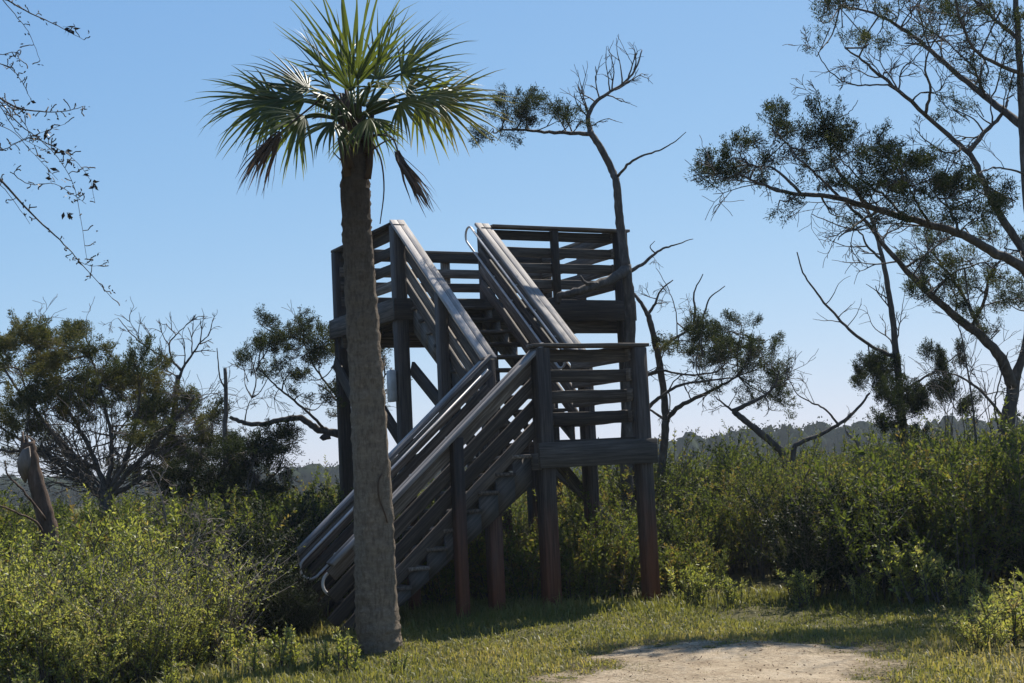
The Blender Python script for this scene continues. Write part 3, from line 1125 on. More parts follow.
# --- big cedar whose trunk stands at the right border
def border_cedar():
    d = 17
    b = foot(1058, 560, d)
    t = Tree('spreading_cedar', 'tall spreading cedar at the right border with long limbs reaching left against the sky', 'tree', b)
    t.limb([b - Vector((0, 0, .1))] + L3([(1056, 500, d), (1052, 420, d), (1044, 330, d), (1034, 250, d), (1026, 180, d), (1022, 110, d), (1018, 40, d), (1012, -40, d), (1000, -110, d)]), .16, .025, 11, .01, twigs=6, tl=.8)
    E1 = t.limb(L3([(1046, 300, d), (1024, 270, d - .3), (990, 250, d - .5), (955, 232, d - .7), (915, 221, d - .9), (870, 207, d - 1.1), (830, 196, d - 1.3), (790, 193, d - 1.5), (760, 184, d - 1.6), (738, 173, d - 1.7)]), .10, .014, 9, .012, twigs=9, tl=.6)
    for pts in (((905, 219), (885, 196), (862, 180), (842, 160), (830, 146)), ((870, 207), (850, 185), (835, 165), (828, 140), (824, 118)), ((840, 198), (820, 178), (800, 160), (785, 142), (772, 128)),
                ((930, 226), (915, 200), (905, 178), (895, 160)), ((800, 193), (775, 170), (755, 165), (735, 160)), ((960, 234), (950, 210), (935, 195), (925, 178)), ((880, 210), (860, 222), (845, 232), (838, 240))):
        t.limb([P(x, y, d - 1.2 + rng.normal(0, .3)) for x, y in pts], .026, .008, 5, .015, twigs=5, tl=.4)
    t.limb(L3([(824, 118, d - 1.2), (820, 106, d - 1.2), (818, 98, d - 1.2)]), .014, .006, 5, .004, twigs=2, tl=.3)
    t.limb(L3([(820, 122, d - 1.2), (835, 118, d - 1.2), (850, 112, d - 1.2), (858, 100, d - 1.2)]), .012, .005, 5, .008, twigs=2, tl=.2)
    E2 = t.limb(L3([(1046, 300, d), (1020, 245, d), (1000, 215, d), (985, 185, d), (970, 155, d), (942, 130, d), (905, 96, d - .2), (878, 74, d - .3), (862, 60, d - .4), (845, 48, d - .5)]), .085, .012, 8, .012, twigs=12, tl=.7)
    t.limb(L3([(968, 152, d), (985, 132, d + .2), (1002, 114, d + .3), (1008, 100, d + .4)]), .05, .02, 7, .01, twigs=4, tl=.6)
    t.limb(L3([(950, 138, d), (960, 150, d - .3), (945, 152, d - .5), (925, 140, d - .6), (915, 128, d - .6)]), .022, .008, 5, .012, twigs=4, tl=.4)
    t.limb(L3([(905, 96, d - .2), (888, 85, d - .5), (870, 85, d - .7), (850, 84, d - .8), (830, 72, d - .9), (818, 52, d - .9)]), .02, .007, 5, .012, twigs=5, tl=.4)
    t.limb(L3([(925, 115, d - .1), (930, 90, d - .3), (925, 65, d - .5), (935, 40, d - .6)]), .03, .01, 6, .012, twigs=6, tl=.6)
    E3 = t.limb(L3([(1028, 130, d), (1005, 112, d + .3), (985, 96, d + .5), (955, 72, d + .7), (925, 46, d + .8), (895, 24, d + .9), (868, 12, d + 1), (840, 6, d + 1)]), .075, .014, 8, .012, twigs=14, tl=.7)
    t.limb(L3([(1024, 75, d), (1000, 65, d - .4), (975, 50, d - .6), (960, 20, d - .8), (955, -10, d - 1)]), .04, .014, 7, .012, twigs=8, tl=.6)
    t.limb(L3([(1020, 40, d), (995, 20, d + .2), (975, 0, d + .4), (950, -30, d + .6)]), .04, .014, 7, .012, twigs=8, tl=.6)
    t.limb(L3([(1028, 175, d), (1000, 168, d - .4), (985, 170, d - .6), (970, 178, d - .8)]), .02, .008, 5, .012, twigs=3, tl=.5)
    t.limb(L3([(985, 98, d + .5), (975, 70, d + .2), (960, 55, d), (945, 40, d - .1)]), .03, .01, 5, .012, twigs=8, tl=.5)
    # lower limb foliage
    for (px, py, rx, rz, n, tone) in ((713, 180, .12, .14, 11, 0), (725, 170, .16, .16, 16, 0), (738, 158, .2, .14, 18, 0), (748, 172, .18, .12, 14, 0), (762, 163, .12, .1, 8, 0), (770, 118, .14, .12, 13, 0), (776, 135, .16, .16, 15, 0), (790, 150, .16, .14, 12, 0),
                                (800, 130, .12, .12, 10, 0), (822, 128, .16, .16, 16, 0), (836, 146, .2, .16, 16, 0), (812, 152, .16, .12, 11, 0), (850, 152, .18, .15, 16, 0), (866, 162, .2, .16, 18, 0), (882, 155, .18, .15, 16, 0), (900, 172, .24, .18, 24, 0), (885, 185, .22, .15, 18, 0), (915, 186, .22, .16, 22, -.05),
                                (860, 188, .2, .12, 12, 0), (930, 180, .2, .15, 18, .05), (945, 192, .22, .16, 20, .15), (958, 188, .2, .16, 18, .2), (970, 200, .2, .16, 16, .15), (955, 160, .15, .14, 10, 0), (990, 195, .15, .14, 10, 0), (1012, 200, .14, .14, 10, 0), (900, 205, .24, .1, 12, 0), (780, 200, .16, .1, 7, 0), (840, 176, .18, .1, 10, 0), (870, 228, .14, .1, 6, 0), (975, 218, .2, .12, 10, .05)):
        t.clump(P(px, py, d - 1.3 + rng.normal(0, .3)), rx, rz, n, tone=tone - .05 + rng.normal(0, .05))
    # upper sparse foliage
    for (px, py, rx, rz, n, tone) in ((822, 22, .15, .1, 12, 0), (840, 8, .2, .12, 14, .05), (860, 4, .22, .12, 16, .05), (885, 8, .22, .12, 12, .05), (868, 40, .16, .1, 10, .1), (858, 45, .14, .1, 8, 0), (905, 46, .18, .1, 10, .05), (930, 22, .22, .1, 12, .05), (820, 50, .07, .05, 4, 0), (900, 10, .2, .12, 12, .1),
                                (955, 22, .22, .14, 14, .1), (940, 24, .2, .1, 10, .1), (975, 30, .2, .12, 12, .05), (1000, 10, .2, .14, 14, .1), (1005, 30, .16, .12, 9, .2), (955, 110, .14, .1, 8, .05), (975, 110, .12, .1, 7, .05), (965, 60, .16, .1, 8, .05), (985, 80, .14, .1, 7, .05), (1015, 60, .14, .12, 7, .1), (920, 0, .22, .12, 12, .05), (980, 0, .22, .12, 12, .05), (1010, 90, .14, .1, 6, 0)):
        t.clump(P(px, py, d + rng.normal(0, .5)), rx, rz, n, tone=tone + rng.normal(0, .05), dens=48)
    t.done(BARK_GREY, CEDAR)


border_cedar()


# --- left: broad cedar
def broad_cedar():
    d = 20
    b = foot(108, 520, d)
    t = Tree('broad_cedar', 'broad round cedar with grey inner branches fanning from a low base at the left', 'tree', b)
    t.limb([b - Vector((0, 0, .1)), P(107, 505, d), P(105, 490, d)], .16, .13, 9, .01)
    arms = [((105, 500), (80, 480), (55, 462), (30, 445), (5, 430), (-20, 405)), ((105, 495), (85, 468), (60, 440), (38, 415), (15, 385), (-5, 355)), ((106, 492), (95, 460), (80, 430), (62, 400), (48, 370), (35, 345)),
            ((108, 490), (112, 455), (108, 420), (100, 385), (90, 355)), ((110, 490), (125, 460), (135, 425), (140, 395), (138, 375)), ((112, 492), (135, 465), (160, 440), (180, 415), (195, 395)), ((112, 496), (140, 480), (165, 468), (195, 455), (215, 440)),
            ((104, 498), (75, 470), (45, 455), (15, 452), (-15, 450)), ((108, 494), (98, 470), (70, 455), (50, 430), (30, 400), (20, 370))]
    for k, a in enumerate(arms):
        dd = rng.uniform(-.9, .9)
        t.limb([P(x, y, d + dd * i / len(a)) for i, (x, y) in enumerate(a)], .06, .016, 7, .02, twigs=9, tl=.6)
    for k in range(130):
        px, py = rng.uniform(20, 205), rng.uniform(415, 492)
        p0 = P(105, 492, d)
        q = P(px, py, d + rng.normal(0, .8))
        a = p0 + (q - p0) * rng.uniform(.3, .6)
        t.twig(np.array(a), np.array(q - a), (q - a).length * rng.uniform(.7, 1.3), .009, 2, .5, (1, 3), .12)
    # outer crown
    cl = [(5, 345, .3, .2, 26), (25, 335, .3, .2, 28), (45, 330, .3, .22, 30), (65, 330, .28, .2, 28), (82, 340, .24, .2, 22), (15, 365, .3, .2, 24), (55, 350, .3, .2, 26), (75, 360, .3, .2, 26), (92, 352, .2, .18, 16),
          (35, 358, .25, .15, 14), (60, 372, .3, .2, 26), (80, 382, .3, .2, 28), (100, 375, .3, .2, 28), (118, 368, .25, .2, 24), (135, 358, .25, .2, 24), (148, 365, .22, .2, 22), (128, 385, .3, .2, 26), (150, 385, .25, .2, 22), (158, 400, .22, .16, 18),
          (10, 395, .25, .2, 16), (30, 405, .3, .2, 24), (48, 400, .25, .2, 20), (15, 418, .25, .15, 16), (40, 420, .25, .15, 14), (105, 400, .3, .16, 20), (125, 408, .3, .16, 18), (165, 410, .24, .18, 20), (185, 405, .25, .2, 26), (200, 408, .24, .2, 26), (212, 415, .2, .2, 22), (175, 425, .24, .16, 16), (195, 428, .25, .16, 18), (215, 432, .18, .14, 12),
          (150, 425, .25, .14, 10), (85, 405, .25, .16, 12), (112, 425, .25, .14, 8), (70, 415, .2, .14, 8), (-15, 360, .3, .25, 20), (-20, 400, .3, .25, 16), (140, 445, .25, .14, 12), (165, 455, .25, .14, 14), (185, 452, .25, .14, 14), (130, 468, .25, .12, 10), (160, 475, .28, .14, 14), (60, 440, .2, .12, 7), (25, 445, .2, .14, 9), (90, 470, .25, .12, 8)]
    for (px, py, rx, rz, n) in cl:
        t.clump(P(px, py + 8, d + rng.normal(0, .6)), rx, rz, n, tone=.32 + rng.normal(0, .12), dens=95, size=1.1)
    t.done(BARK_GREY, CEDAR)


broad_cedar()


def low_dark_cedar():
    d = 18.6
    b = foot(225, 540, d)
    t = Tree('low_dark_cedar', 'low dense dark cedar with a bare pole standing out of it, left of the stairs', 'tree', b)
    t.limb([b - Vector((0, 0, .1))] + L3([(227, 510, d), (226, 470, d), (225, 440, d), (226, 400, d), (225, 368, d)]), .075, .03, 8, .008)
    t.limb(L3([(225, 388, d), (220, 378, d), (218, 360, d), (217, 348, d)]), .018, .008, 5, .004)
    for a in (((225, 480), (245, 465), (262, 448), (278, 436)), ((225, 490), (205, 478), (190, 470)), ((226, 500), (250, 492), (270, 478), (285, 465)), ((226, 470), (240, 455), (248, 440)), ((224, 500), (200, 498), (180, 496))):
        t.limb([P(x, y, d + rng.normal(0, .25)) for x, y in a], .03, .01, 6, .01, twigs=4, tl=.4)
    for (px, py, rx, rz, n) in ((280, 437, .12, .14, 14), (270, 444, .2, .14, 20), (255, 447, .2, .16, 24), (262, 458, .22, .16, 24), (285, 448, .1, .12, 9), (245, 460, .25, .18, 26), (232, 455, .2, .15, 20), (220, 462, .25, .18, 24), (205, 468, .25, .18, 24), (190, 470, .2, .16, 16), (255, 475, .25, .18, 28),
                                (235, 478, .25, .18, 28), (215, 482, .25, .18, 28), (268, 475, .18, .16, 16), (250, 492, .25, .16, 24), (230, 495, .3, .16, 24), (200, 490, .3, .16, 24), (262, 490, .2, .14, 14), (180, 485, .2, .16, 16), (210, 500, .3, .14, 18)):
        t.clump(P(px, py, d + rng.normal(0, .35)), rx, rz, n, tone=-.22 + rng.normal(0, .05))
    t.done(BARK_GREY, CEDAR)


low_dark_cedar()


def bare_crown_tree():
    d = 23
    b = foot(160, 520, d)
    t = Tree('bare_twiggy_tree', 'leafless twiggy treetop standing up behind the broad cedar at the left', 'tree', b)
    t.limb([b - Vector((0, 0, .1))] + L3([(165, 480, d), (172, 430, d), (176, 395, d), (178, 375, d)]), .10, .05, 8, .01)
    t.limb(L3([(178, 380, d), (184, 366, d), (192, 355, d), (200, 343, d), (208, 336, d)]), .04, .012, 6, .008)
    t.limb(L3([(181, 370, d), (170, 360, d + .2), (155, 352, d + .3), (140, 342, d + .4), (128, 330, d + .5), (118, 318, d + .5)]), .035, .008, 6, .012, twigs=4, tl=.25)
    t.limb(L3([(172, 361, d + .2), (169, 345, d + .2), (176, 335, d + .2), (186, 325, d + .2)]), .026, .01, 5, .008)
    for (a, b_, c, e) in ((208, 336, 214, 322), (200, 344, 212, 340), (195, 352, 210, 350), (186, 325, 198, 315), (186, 325, 190, 314), (192, 354, 200, 328), (176, 335, 170, 322), (169, 345, 160, 332), (200, 344, 202, 320), (140, 342, 132, 325), (150, 350, 145, 330), (184, 366, 186, 340), (176, 376, 160, 366)):
        p0, p1 = P(a, b_, d + .2), P(c, e, d + .2 + rng.normal(0, .2))
        t.twig(p0, np.array(p1 - p0), (p1 - p0).length, .012, 2, .7, (1, 3), .15)
    t.done(BARK_GREY)


bare_crown_tree()


def cedar_behind_palm():
    d = 21.5
    b = foot(372, 545, d)
    t = Tree('flat_limbed_cedar', 'cedar with a long crooked horizontal limb and tufted crown behind the palm trunk', 'tree', b)
    t.limb([b - Vector((0, 0, .1))] + L3([(370, 500, d), (366, 465, d), (358, 440, d)]), .13, .10, 9, .01)
    t.limb(L3([(360, 443, d), (345, 435, d), (328, 432, d), (314, 427, d), (300, 418, d), (282, 420, d), (262, 424, d), (245, 423, d), (230, 417, d)]), .10, .04, 8, .012)
    t.limb(L3([(330, 436, d), (322, 438, d), (330, 433, d)]), .07, .05, 7, .004)
    t.limb(L3([(326, 430, d), (314, 418, d - .2), (300, 405, d - .3), (285, 393, d - .4), (272, 382, d - .4), (258, 368, d - .5)]), .036, .012, 6, .012, twigs=6, tl=.5)
    t.limb(L3([(340, 432, d), (345, 415, d + .2), (338, 398, d + .2), (325, 382, d + .2), (312, 362, d + .3), (304, 340, d + .3)]), .045, .012, 6, .012, twigs=7, tl=.5)
    t.limb(L3([(358, 440, d), (366, 415, d), (375, 395, d - .2), (385, 375, d - .3)]), .05, .014, 6, .012, twigs=6, tl=.5)
    t.limb(L3([(245, 421, d), (247, 408, d), (252, 398, d)]), .016, .006, 5, .006, twigs=4, tl=.35)
    for (px, py, rx, rz, n, tone) in ((258, 322, .16, .1, 10, -.1), (265, 333, .2, .13, 16, -.05), (285, 330, .18, .16, 16, -.05), (300, 322, .14, .14, 13, -.05), (302, 335, .2, .16, 20, 0), (250, 355, .18, .13, 16, -.1), (268, 350, .22, .15, 22, -.05), (245, 366, .12, .08, 8, -.1), (285, 348, .2, .14, 18, 0),
                                (318, 345, .24, .16, 24, .05), (335, 340, .2, .16, 20, .1), (340, 358, .2, .16, 20, .1), (320, 362, .22, .14, 18, .05), (300, 358, .18, .12, 13, 0), (272, 370, .18, .1, 10, 0), (290, 372, .18, .1, 10, 0), (310, 380, .18, .1, 10, 0), (335, 378, .18, .14, 14, .05), (345, 395, .15, .14, 10, .05),
                                (325, 400, .14, .12, 8, 0), (300, 395, .12, .1, 6, 0), (385, 355, .16, .14, 14, .1), (392, 368, .16, .14, 14, .05), (388, 390, .16, .14, 10, .05), (375, 345, .2, .16, 14, .05), (365, 370, .2, .16, 12, 0), (330, 415, .12, .06, 4, 0)):
        t.clump(P(px, py, d + rng.normal(0, .4)), rx, rz, n, tone=.02 + tone + rng.normal(0, .05))
    t.done(BARK_GREY, CEDAR)


cedar_behind_palm()


def snag():
    d = 15.5
    b = foot(52, 570, d)
    t = Tree('broken_tree_snag', 'broken dead tree stump with a torn splintered top among bushes at the far left', 'tree stump', b)
    t.limb([b - Vector((0, 0, .15))] + L3([(50, 545, d), (45, 515, d), (37, 485, d), (31, 460, d), (28, 442, d)]), .160, .10, 10, .006)
    t.limb(L3([(44, 535, d - .1), (36, 522, d - .3), (15, 512, d - .6), (-10, 500, d - .9)]), .022, .012, 6, .008)
    t.limb(L3([(46, 520, d - .1), (22, 490, d - .3), (8, 475, d - .4), (5, 462, d - .4)]), .022, .01, 6, .008)
    # splintered top: long torn shards round the rim and a flap of peeled bark hanging to one side
    for k in range(9):
        an = rng.uniform(0, 2 * PI)
        c = P(28, 446, d) + Vector((math.cos(an) * .05, math.sin(an) * .05, 0))
        h = .04 + .28 * rng.random() ** 2.5
        t.wood.tube([c - Vector((0, 0, .15)), c + Vector((rng.normal(0, .015), rng.normal(0, .015), h * .5)), c + Vector((rng.normal(-.02, .03), rng.normal(0, .03), h))], [.034, .020, .003], 4, rng.random())
    t.done(BARK_RED)
    mb = MB()
    fl = [(29, 447), (22, 450), (17, 460), (18, 472), (25, 484), (31, 468)]
    V = [np.array(tuple(P(x, y, d - .16 + .02 * i))) for i, (x, y) in enumerate(fl)]
    V += [v + np.array([0, .03, .01]) for v in V]
    mb.add(V, [(0, 1, 2, 3), (0, 3, 4, 5), (9, 8, 7, 6), (11, 10, 9, 6), (0, 6, 7, 1), (1, 7, 8, 2), (2, 8, 9, 3), (3, 9, 10, 4), (4, 10, 11, 5), (5, 11, 6, 0)], .6)
    mb.build('peeled_bark', BARK_DEAD, t.root, off=b)


snag()


def overhanging_branches():
    d = 7.2
    b = foot(-330, 700, d)
    t = Tree('bare_budding_tree', 'thin bare twigs with small dark leaves overhanging the top left corner', 'tree', b)
    t.limb([b - Vector((0, 0, .1))] + L3([(-330, 500, d), (-322, 300, d), (-300, 120, d), (-285, -40, d), (-280, -160, d)]), .075, .03, 9, .006)
    tw = [(((-300, 120), (-180, 110), (-80, 120), (-10, 170), (30, 212), (60, 240), (80, 262), (112, 298)), .020, .0022), (((-295, 60), (-150, 40), (-60, 60), (0, 98), (20, 108), (45, 112), (70, 110), (85, 106)), .018, .002),
          (((-60, 60), (-10, 92), (15, 120), (40, 140), (58, 158), (75, 190), (87, 260)), .008, .0018), (((-290, -20), (-150, -40), (-60, -30), (0, -4), (20, 8), (45, 20), (62, 28), (84, 40)), .016, .002),
          (((0, -4), (18, 18), (30, 35), (40, 60)), .005, .0018), (((-60, 40), (-10, 60), (10, 68), (22, 82), (32, 102)), .007, .002), (((-80, 130), (-20, 170), (5, 190), (30, 224)), .007, .0018),
          (((-40, 148), (0, 150), (15, 144), (35, 135), (65, 124)), .006, .0018), (((10, 172), (30, 184), (55, 184), (75, 196), (86, 204)), .005, .0018), (((40, 140), (60, 150), (75, 160), (90, 180), (95, 203)), .004, .0016),
          (((80, 262), (92, 266), (106, 264)), .003, .0016), (((-60, -10), (-10, 50), (15, 52), (20, 62)), .006, .002), (((0, 98), (20, 118), (28, 135), (10, 145)), .005, .002), (((0, 106), (14, 128), (25, 140), (50, 152)), .005, .0018), (((-20, 120), (10, 130), (30, 150), (58, 180)), .005, .0018)]
    mb = t.crown
    for pts, r0, r1 in tw:
        dd = rng.normal(0, .15)
        p = t.limb([P(x, y, d + (dd if x > -50 else 0)) for x, y in pts], r0 * .75, r1 * .8, 5, .003, skel=False)
        for k in range(len(p)):
            if p[k][0] < P(-40, 100, d).x: continue
            if rng.random() < .6:
                v = rng.normal(size=3)
                v[2] += .3
                L = rng.uniform(.02, .07)
                t.twig(p[k], v, L, .0022, 1 if rng.random() < .3 else 0, .8, (0, 2), .3)
                e = p[k] + v / np.linalg.norm(v) * L
                m = 2
                mb.leaves(np.repeat(e[None], m, 0), rng.normal(size=(m, 3)), rng.uniform(.012, .022, m), rng.uniform(.006, .011, m), rng.uniform(.3, 1, m))
    for (px, py) in ((63, 27), (71, 31), (66, 28), (47, 130), (52, 128), (45, 133), (64, 151), (60, 150), (67, 152), (48, 167), (52, 176), (50, 180), (83, 175), (94, 183), (92, 180), (95, 186), (66, 213), (68, 216), (30, 100), (28, 113), (46, 150), (52, 148)):
        q = np.array(P(px, py, d + rng.normal(0, .05)))
        m = 3
        mb.leaves(np.repeat(q[None], m, 0) + rng.normal(0, .006, (m, 3)), rng.normal(size=(m, 3)) * np.array([1, .6, .6]) + np.array([.6, 0, -.5]), rng.uniform(.03, .05, m), rng.uniform(.014, .022, m), rng.random(m) * .4)
    t.done(TWIG, DARKLEAF, 'foliage')


overhanging_branches()


# ------------------------------------------------------------------ palm
def palm():
    b = G(379, 648)
    d = (b - CAM).dot(_f)
    root = thing('cabbage_palm', 'tall fan palm with a ringed grey trunk standing in the grass before the stairs', 'palm tree', b)
    axis = [np.array(tuple(q)) for q in (b - Vector((0, 0, .1)), P(379, 640, d), P(376, 600, d), P(373, 520, d), P(369, 420, d), P(364, 340, d), (P(360, 270, d)), P(357, 215, d), P(355, 175, d), P(354, 140, d), P(354, 105, d))]
    ax = smooth(axis, 16)
    n = 40
    tt = np.linspace(0, 1, len(ax))
    hts = ax[:, 2]
    rad = np.interp(hts, [-.1, .1, .4, 1.0, 2.0, 3.0, 3.6, 4.0, 4.3, 4.7], [.205, .201, .194, .180, .160, .145, .135, .128, .132, .06])
    mb = MB()
    an = np.arange(n) * 2 * PI / n
    nb = np.random.default_rng(5)
    V = []
    for k in range(len(ax)):
        h = hts[k]
        ring = .0035 * math.sin(h * 42 + .8 * math.sin(h * 7)) + nb.normal(0, .0022)
        lob = .006 * np.sin(3 * an + h * 1.3) + .004 * np.sin(7 * an - h * 4) + nb.normal(0, .0055, n)
        r = rad[k] + ring + lob
        V.append(ax[k] + np.stack([np.cos(an) * r, np.sin(an) * r, np.zeros(n)], 1))
    V = np.concatenate(V)
    i = np.arange(n)
    mb.add(V, np.concatenate([np.stack([k * n + i, k * n + (i + 1) % n, (k + 1) * n + (i + 1) % n, (k + 1) * n + i], 1) for k in range(len(ax) - 1)]))
    m, nt, out = newmat('palm_bark')
    tc = N(nt, 'TexCoord')
    mp = N(nt, 'Mapping')
    mp.inputs['Scale'].default_value = (5, 5, 16)
    nt.links.new(tc.outputs['Object'], mp.inputs[0])
    n1 = noise(nt, mp.outputs[0], 1.6, 7, .7)
    n2 = noise(nt, tc.outputs['Object'], 2.2, 4)
    n3 = noise(nt, tc.outputs['Object'], 38, 4, .7)
    r1 = ramp(nt, [(.3, (.085, .060, .040)), (.5, (.225, .168, .115)), (.68, (.385, .30, .212))])
    s = N(nt, 'Math', operation='MULTIPLY_ADD')
    nt.links.new(n3, s.inputs[0])
    s.inputs[1].default_value = .45
    s2 = N(nt, 'Math', operation='MULTIPLY')
    s2.inputs[1].default_value = .55
    nt.links.new(n1, s2.inputs[0])
    nt.links.new(s2.outputs[0], s.inputs[2])
    nt.links.new(s.outputs[0], r1.inputs[0])
    mp3 = N(nt, 'Mapping')
    mp3.inputs['Scale'].default_value = (34, 34, 9)
    nt.links.new(tc.outputs['Object'], mp3.inputs[0])
    fl = ramp(nt, [(.40, (.30, .27, .25)), (.52, (1, 1, 1))])
    nt.links.new(noise(nt, mp3.outputs[0], 1.0, 3, .6), fl.inputs[0])
    c = mix(nt, n2, r1.outputs[0], (.17, .14, .105))
    c = mix(nt, .42, c, mix(nt, 1.0, c, fl.outputs[0], 'MULTIPLY'))
    # bark colour mixed darker towards the crown
    sx = N(nt, 'SeparateXYZ')
    nt.links.new(tc.outputs['Object'], sx.inputs[0])
    mr = N(nt, 'MapRange')
    nt.links.new(sx.outputs[2], mr.inputs[0])
    mr.inputs[1].default_value = 2.4
    mr.inputs[2].default_value = 4.1
    c = mix(nt, mr.outputs[0], c, mix(nt, .72, c, (.035, .022, .016)))
    p = N(nt, 'BsdfPrincipled')
    p.inputs['Roughness'].default_value = .9
    p.inputs['Specular IOR Level'].default_value = .2
    nt.links.new(c, p.inputs['Base Color'])
    nt.links.new(bump(nt, s.outputs[0], .9, .03), p.inputs['Normal'])
    nt.links.new(p.outputs[0], out.inputs[0])
    tr = mb.build('trunk', m, root, smooth=True, off=b)
    # an old curved scar on the trunk, a raised dark lip
    sc = MB()
    pts = []
    for (px, py) in ((383.5, 474), (380.5, 480), (380, 490), (381.5, 500), (384.5, 508), (387, 516), (388.5, 522)):
        q = np.array(tuple(P(px, py, d)))
        k = np.argmin(abs(hts - q[2]))
        rr = rad[k] + .002
        dx = np.clip((q[0] - ax[k][0]) / rr, -.98, .98)
        pts.append(np.array([ax[k][0] + dx * rr, ax[k][1] - math.sqrt(1 - dx * dx) * rr, q[2]]))
    sc.tube(smooth(pts, 4), .008, 6)
    sc.build('bark_scar', DEADLEAF, tr, off=b)

    crown = np.array(tuple(P(356, 112, d)))

    def frond(az, el, plen, blade, tone, droop, roll=0.0, width=2.3, dead=False, name='frond'):
        """a fan leaf: arching stalk, then about fifty long folded segments"""
        mb = MB()
        h = np.array([math.cos(az), math.sin(az), 0])
        d0 = h * math.cos(el) + np.array([0, 0, math.sin(el)])
        p = crown + h * .10 + np.array([0, 0, rng.uniform(-.14, .06)])
        pts = [p]
        dd = d0.copy()
        m = 9
        for k in range(m):
            dd = dd + np.array([0, 0, -droop * .09 * (k + 1) / m * 2])
            dd /= np.linalg.norm(dd)
            p = p + dd * plen / m
            pts.append(p)
        mb.tube(pts, np.linspace(.020, .009, m + 1), 5, .45 if not dead else .3)
        side = np.cross(dd, [0, 0, 1.0])
        side /= np.linalg.norm(side) + 1e-9
        nrm = np.cross(side, dd)
        ns = int(16 * width) if not dead else 34
        roll = roll + rng.normal(0, .2)
        side, nrm = side * math.cos(roll) + nrm * math.sin(roll), nrm * math.cos(roll) - side * math.sin(roll)
        V, F, T = [], [], []
        for k in range(ns):
            a = (k / (ns - 1) - .5) * 2 * width * (.5 if dead else 1)
            fan = dd * math.cos(a) + side * math.sin(a) + nrm * (.22 * math.cos(a) - .2 * abs(math.sin(a)))
            fan /= np.linalg.norm(fan)
            o = p + dd * (.10 * math.cos(a * .5))
            L = blade * (1 - .33 * (abs(a) / width) ** 2) * rng.uniform(.88, 1.08)
            sg = 7
            q = p.copy()
            f = fan.copy()
            w0 = .0088 * rng.uniform(.85, 1.15)
            tn = np.clip(tone + rng.normal(0, .07), 0, 1)
            base = len(V)
            side_s = np.cross(f, nrm)
            side_s /= np.linalg.norm(side_s) + 1e-9
            dr = droop * rng.uniform(.45, 1.6) + (rng.random() < .2) * .8
            for g in range(sg + 1):
                u = g / sg
                wd = w0 * (.35 + 1.15 * min(u * 3, 1)) * (1 - u ** 1.5) * (1.3 if not dead else .8) + .0006
                ridge = nrm * wd * .55
                V += [q - side_s * wd, q + ridge, q + side_s * wd]
                tip = np.clip(tn + (u > .8) * .25 + u * .05, 0, 1)
                T += [tip] * 3
                f = f + np.array([0, 0, -1]) * dr * (.05 + .30 * u * u) + (rng.normal(0, .10, 3) if dead else rng.normal(0, .028, 3))
                f /= np.linalg.norm(f)
                q = q + f * L / sg
            for g in range(sg):
                e = base + g * 3
                F += [(e, e + 3, e + 4, e + 1), (e + 1, e + 4, e + 5, e + 2)]
        mb.add(V, F, np.array(T))
        return mb.build(name, DEADLEAF if dead else PALMG, root, off=b)

    R = math.radians
    # (azimuth: 0 = right, 90 = away, 180 = left, 270 = towards the viewer)
    for (az, el, pl, bl, tone, dr, ro, wi) in (  # right-hand fronds: backlight glow painted in as a yellower tone
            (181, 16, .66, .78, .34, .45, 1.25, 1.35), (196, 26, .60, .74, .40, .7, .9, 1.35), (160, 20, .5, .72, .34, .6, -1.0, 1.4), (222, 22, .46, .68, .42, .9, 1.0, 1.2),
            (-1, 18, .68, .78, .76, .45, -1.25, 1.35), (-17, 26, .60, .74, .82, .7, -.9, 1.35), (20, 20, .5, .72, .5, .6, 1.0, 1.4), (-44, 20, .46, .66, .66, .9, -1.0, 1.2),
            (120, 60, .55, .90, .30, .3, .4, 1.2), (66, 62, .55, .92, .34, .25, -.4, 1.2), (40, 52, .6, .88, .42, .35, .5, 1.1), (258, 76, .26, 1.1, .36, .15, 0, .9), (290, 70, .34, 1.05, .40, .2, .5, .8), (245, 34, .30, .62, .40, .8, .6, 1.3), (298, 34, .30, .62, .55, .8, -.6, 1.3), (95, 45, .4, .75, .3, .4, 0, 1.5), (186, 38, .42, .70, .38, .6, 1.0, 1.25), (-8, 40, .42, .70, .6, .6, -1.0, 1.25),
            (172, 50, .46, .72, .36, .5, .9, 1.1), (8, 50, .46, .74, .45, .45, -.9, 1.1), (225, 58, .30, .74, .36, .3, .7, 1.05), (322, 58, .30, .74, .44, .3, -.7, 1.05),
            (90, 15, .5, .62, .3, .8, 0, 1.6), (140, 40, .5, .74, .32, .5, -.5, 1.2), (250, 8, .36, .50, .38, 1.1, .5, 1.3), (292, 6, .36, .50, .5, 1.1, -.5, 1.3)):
        frond(R(az + rng.normal(0, 4)), R(el), pl, bl, tone, dr, ro, wi)

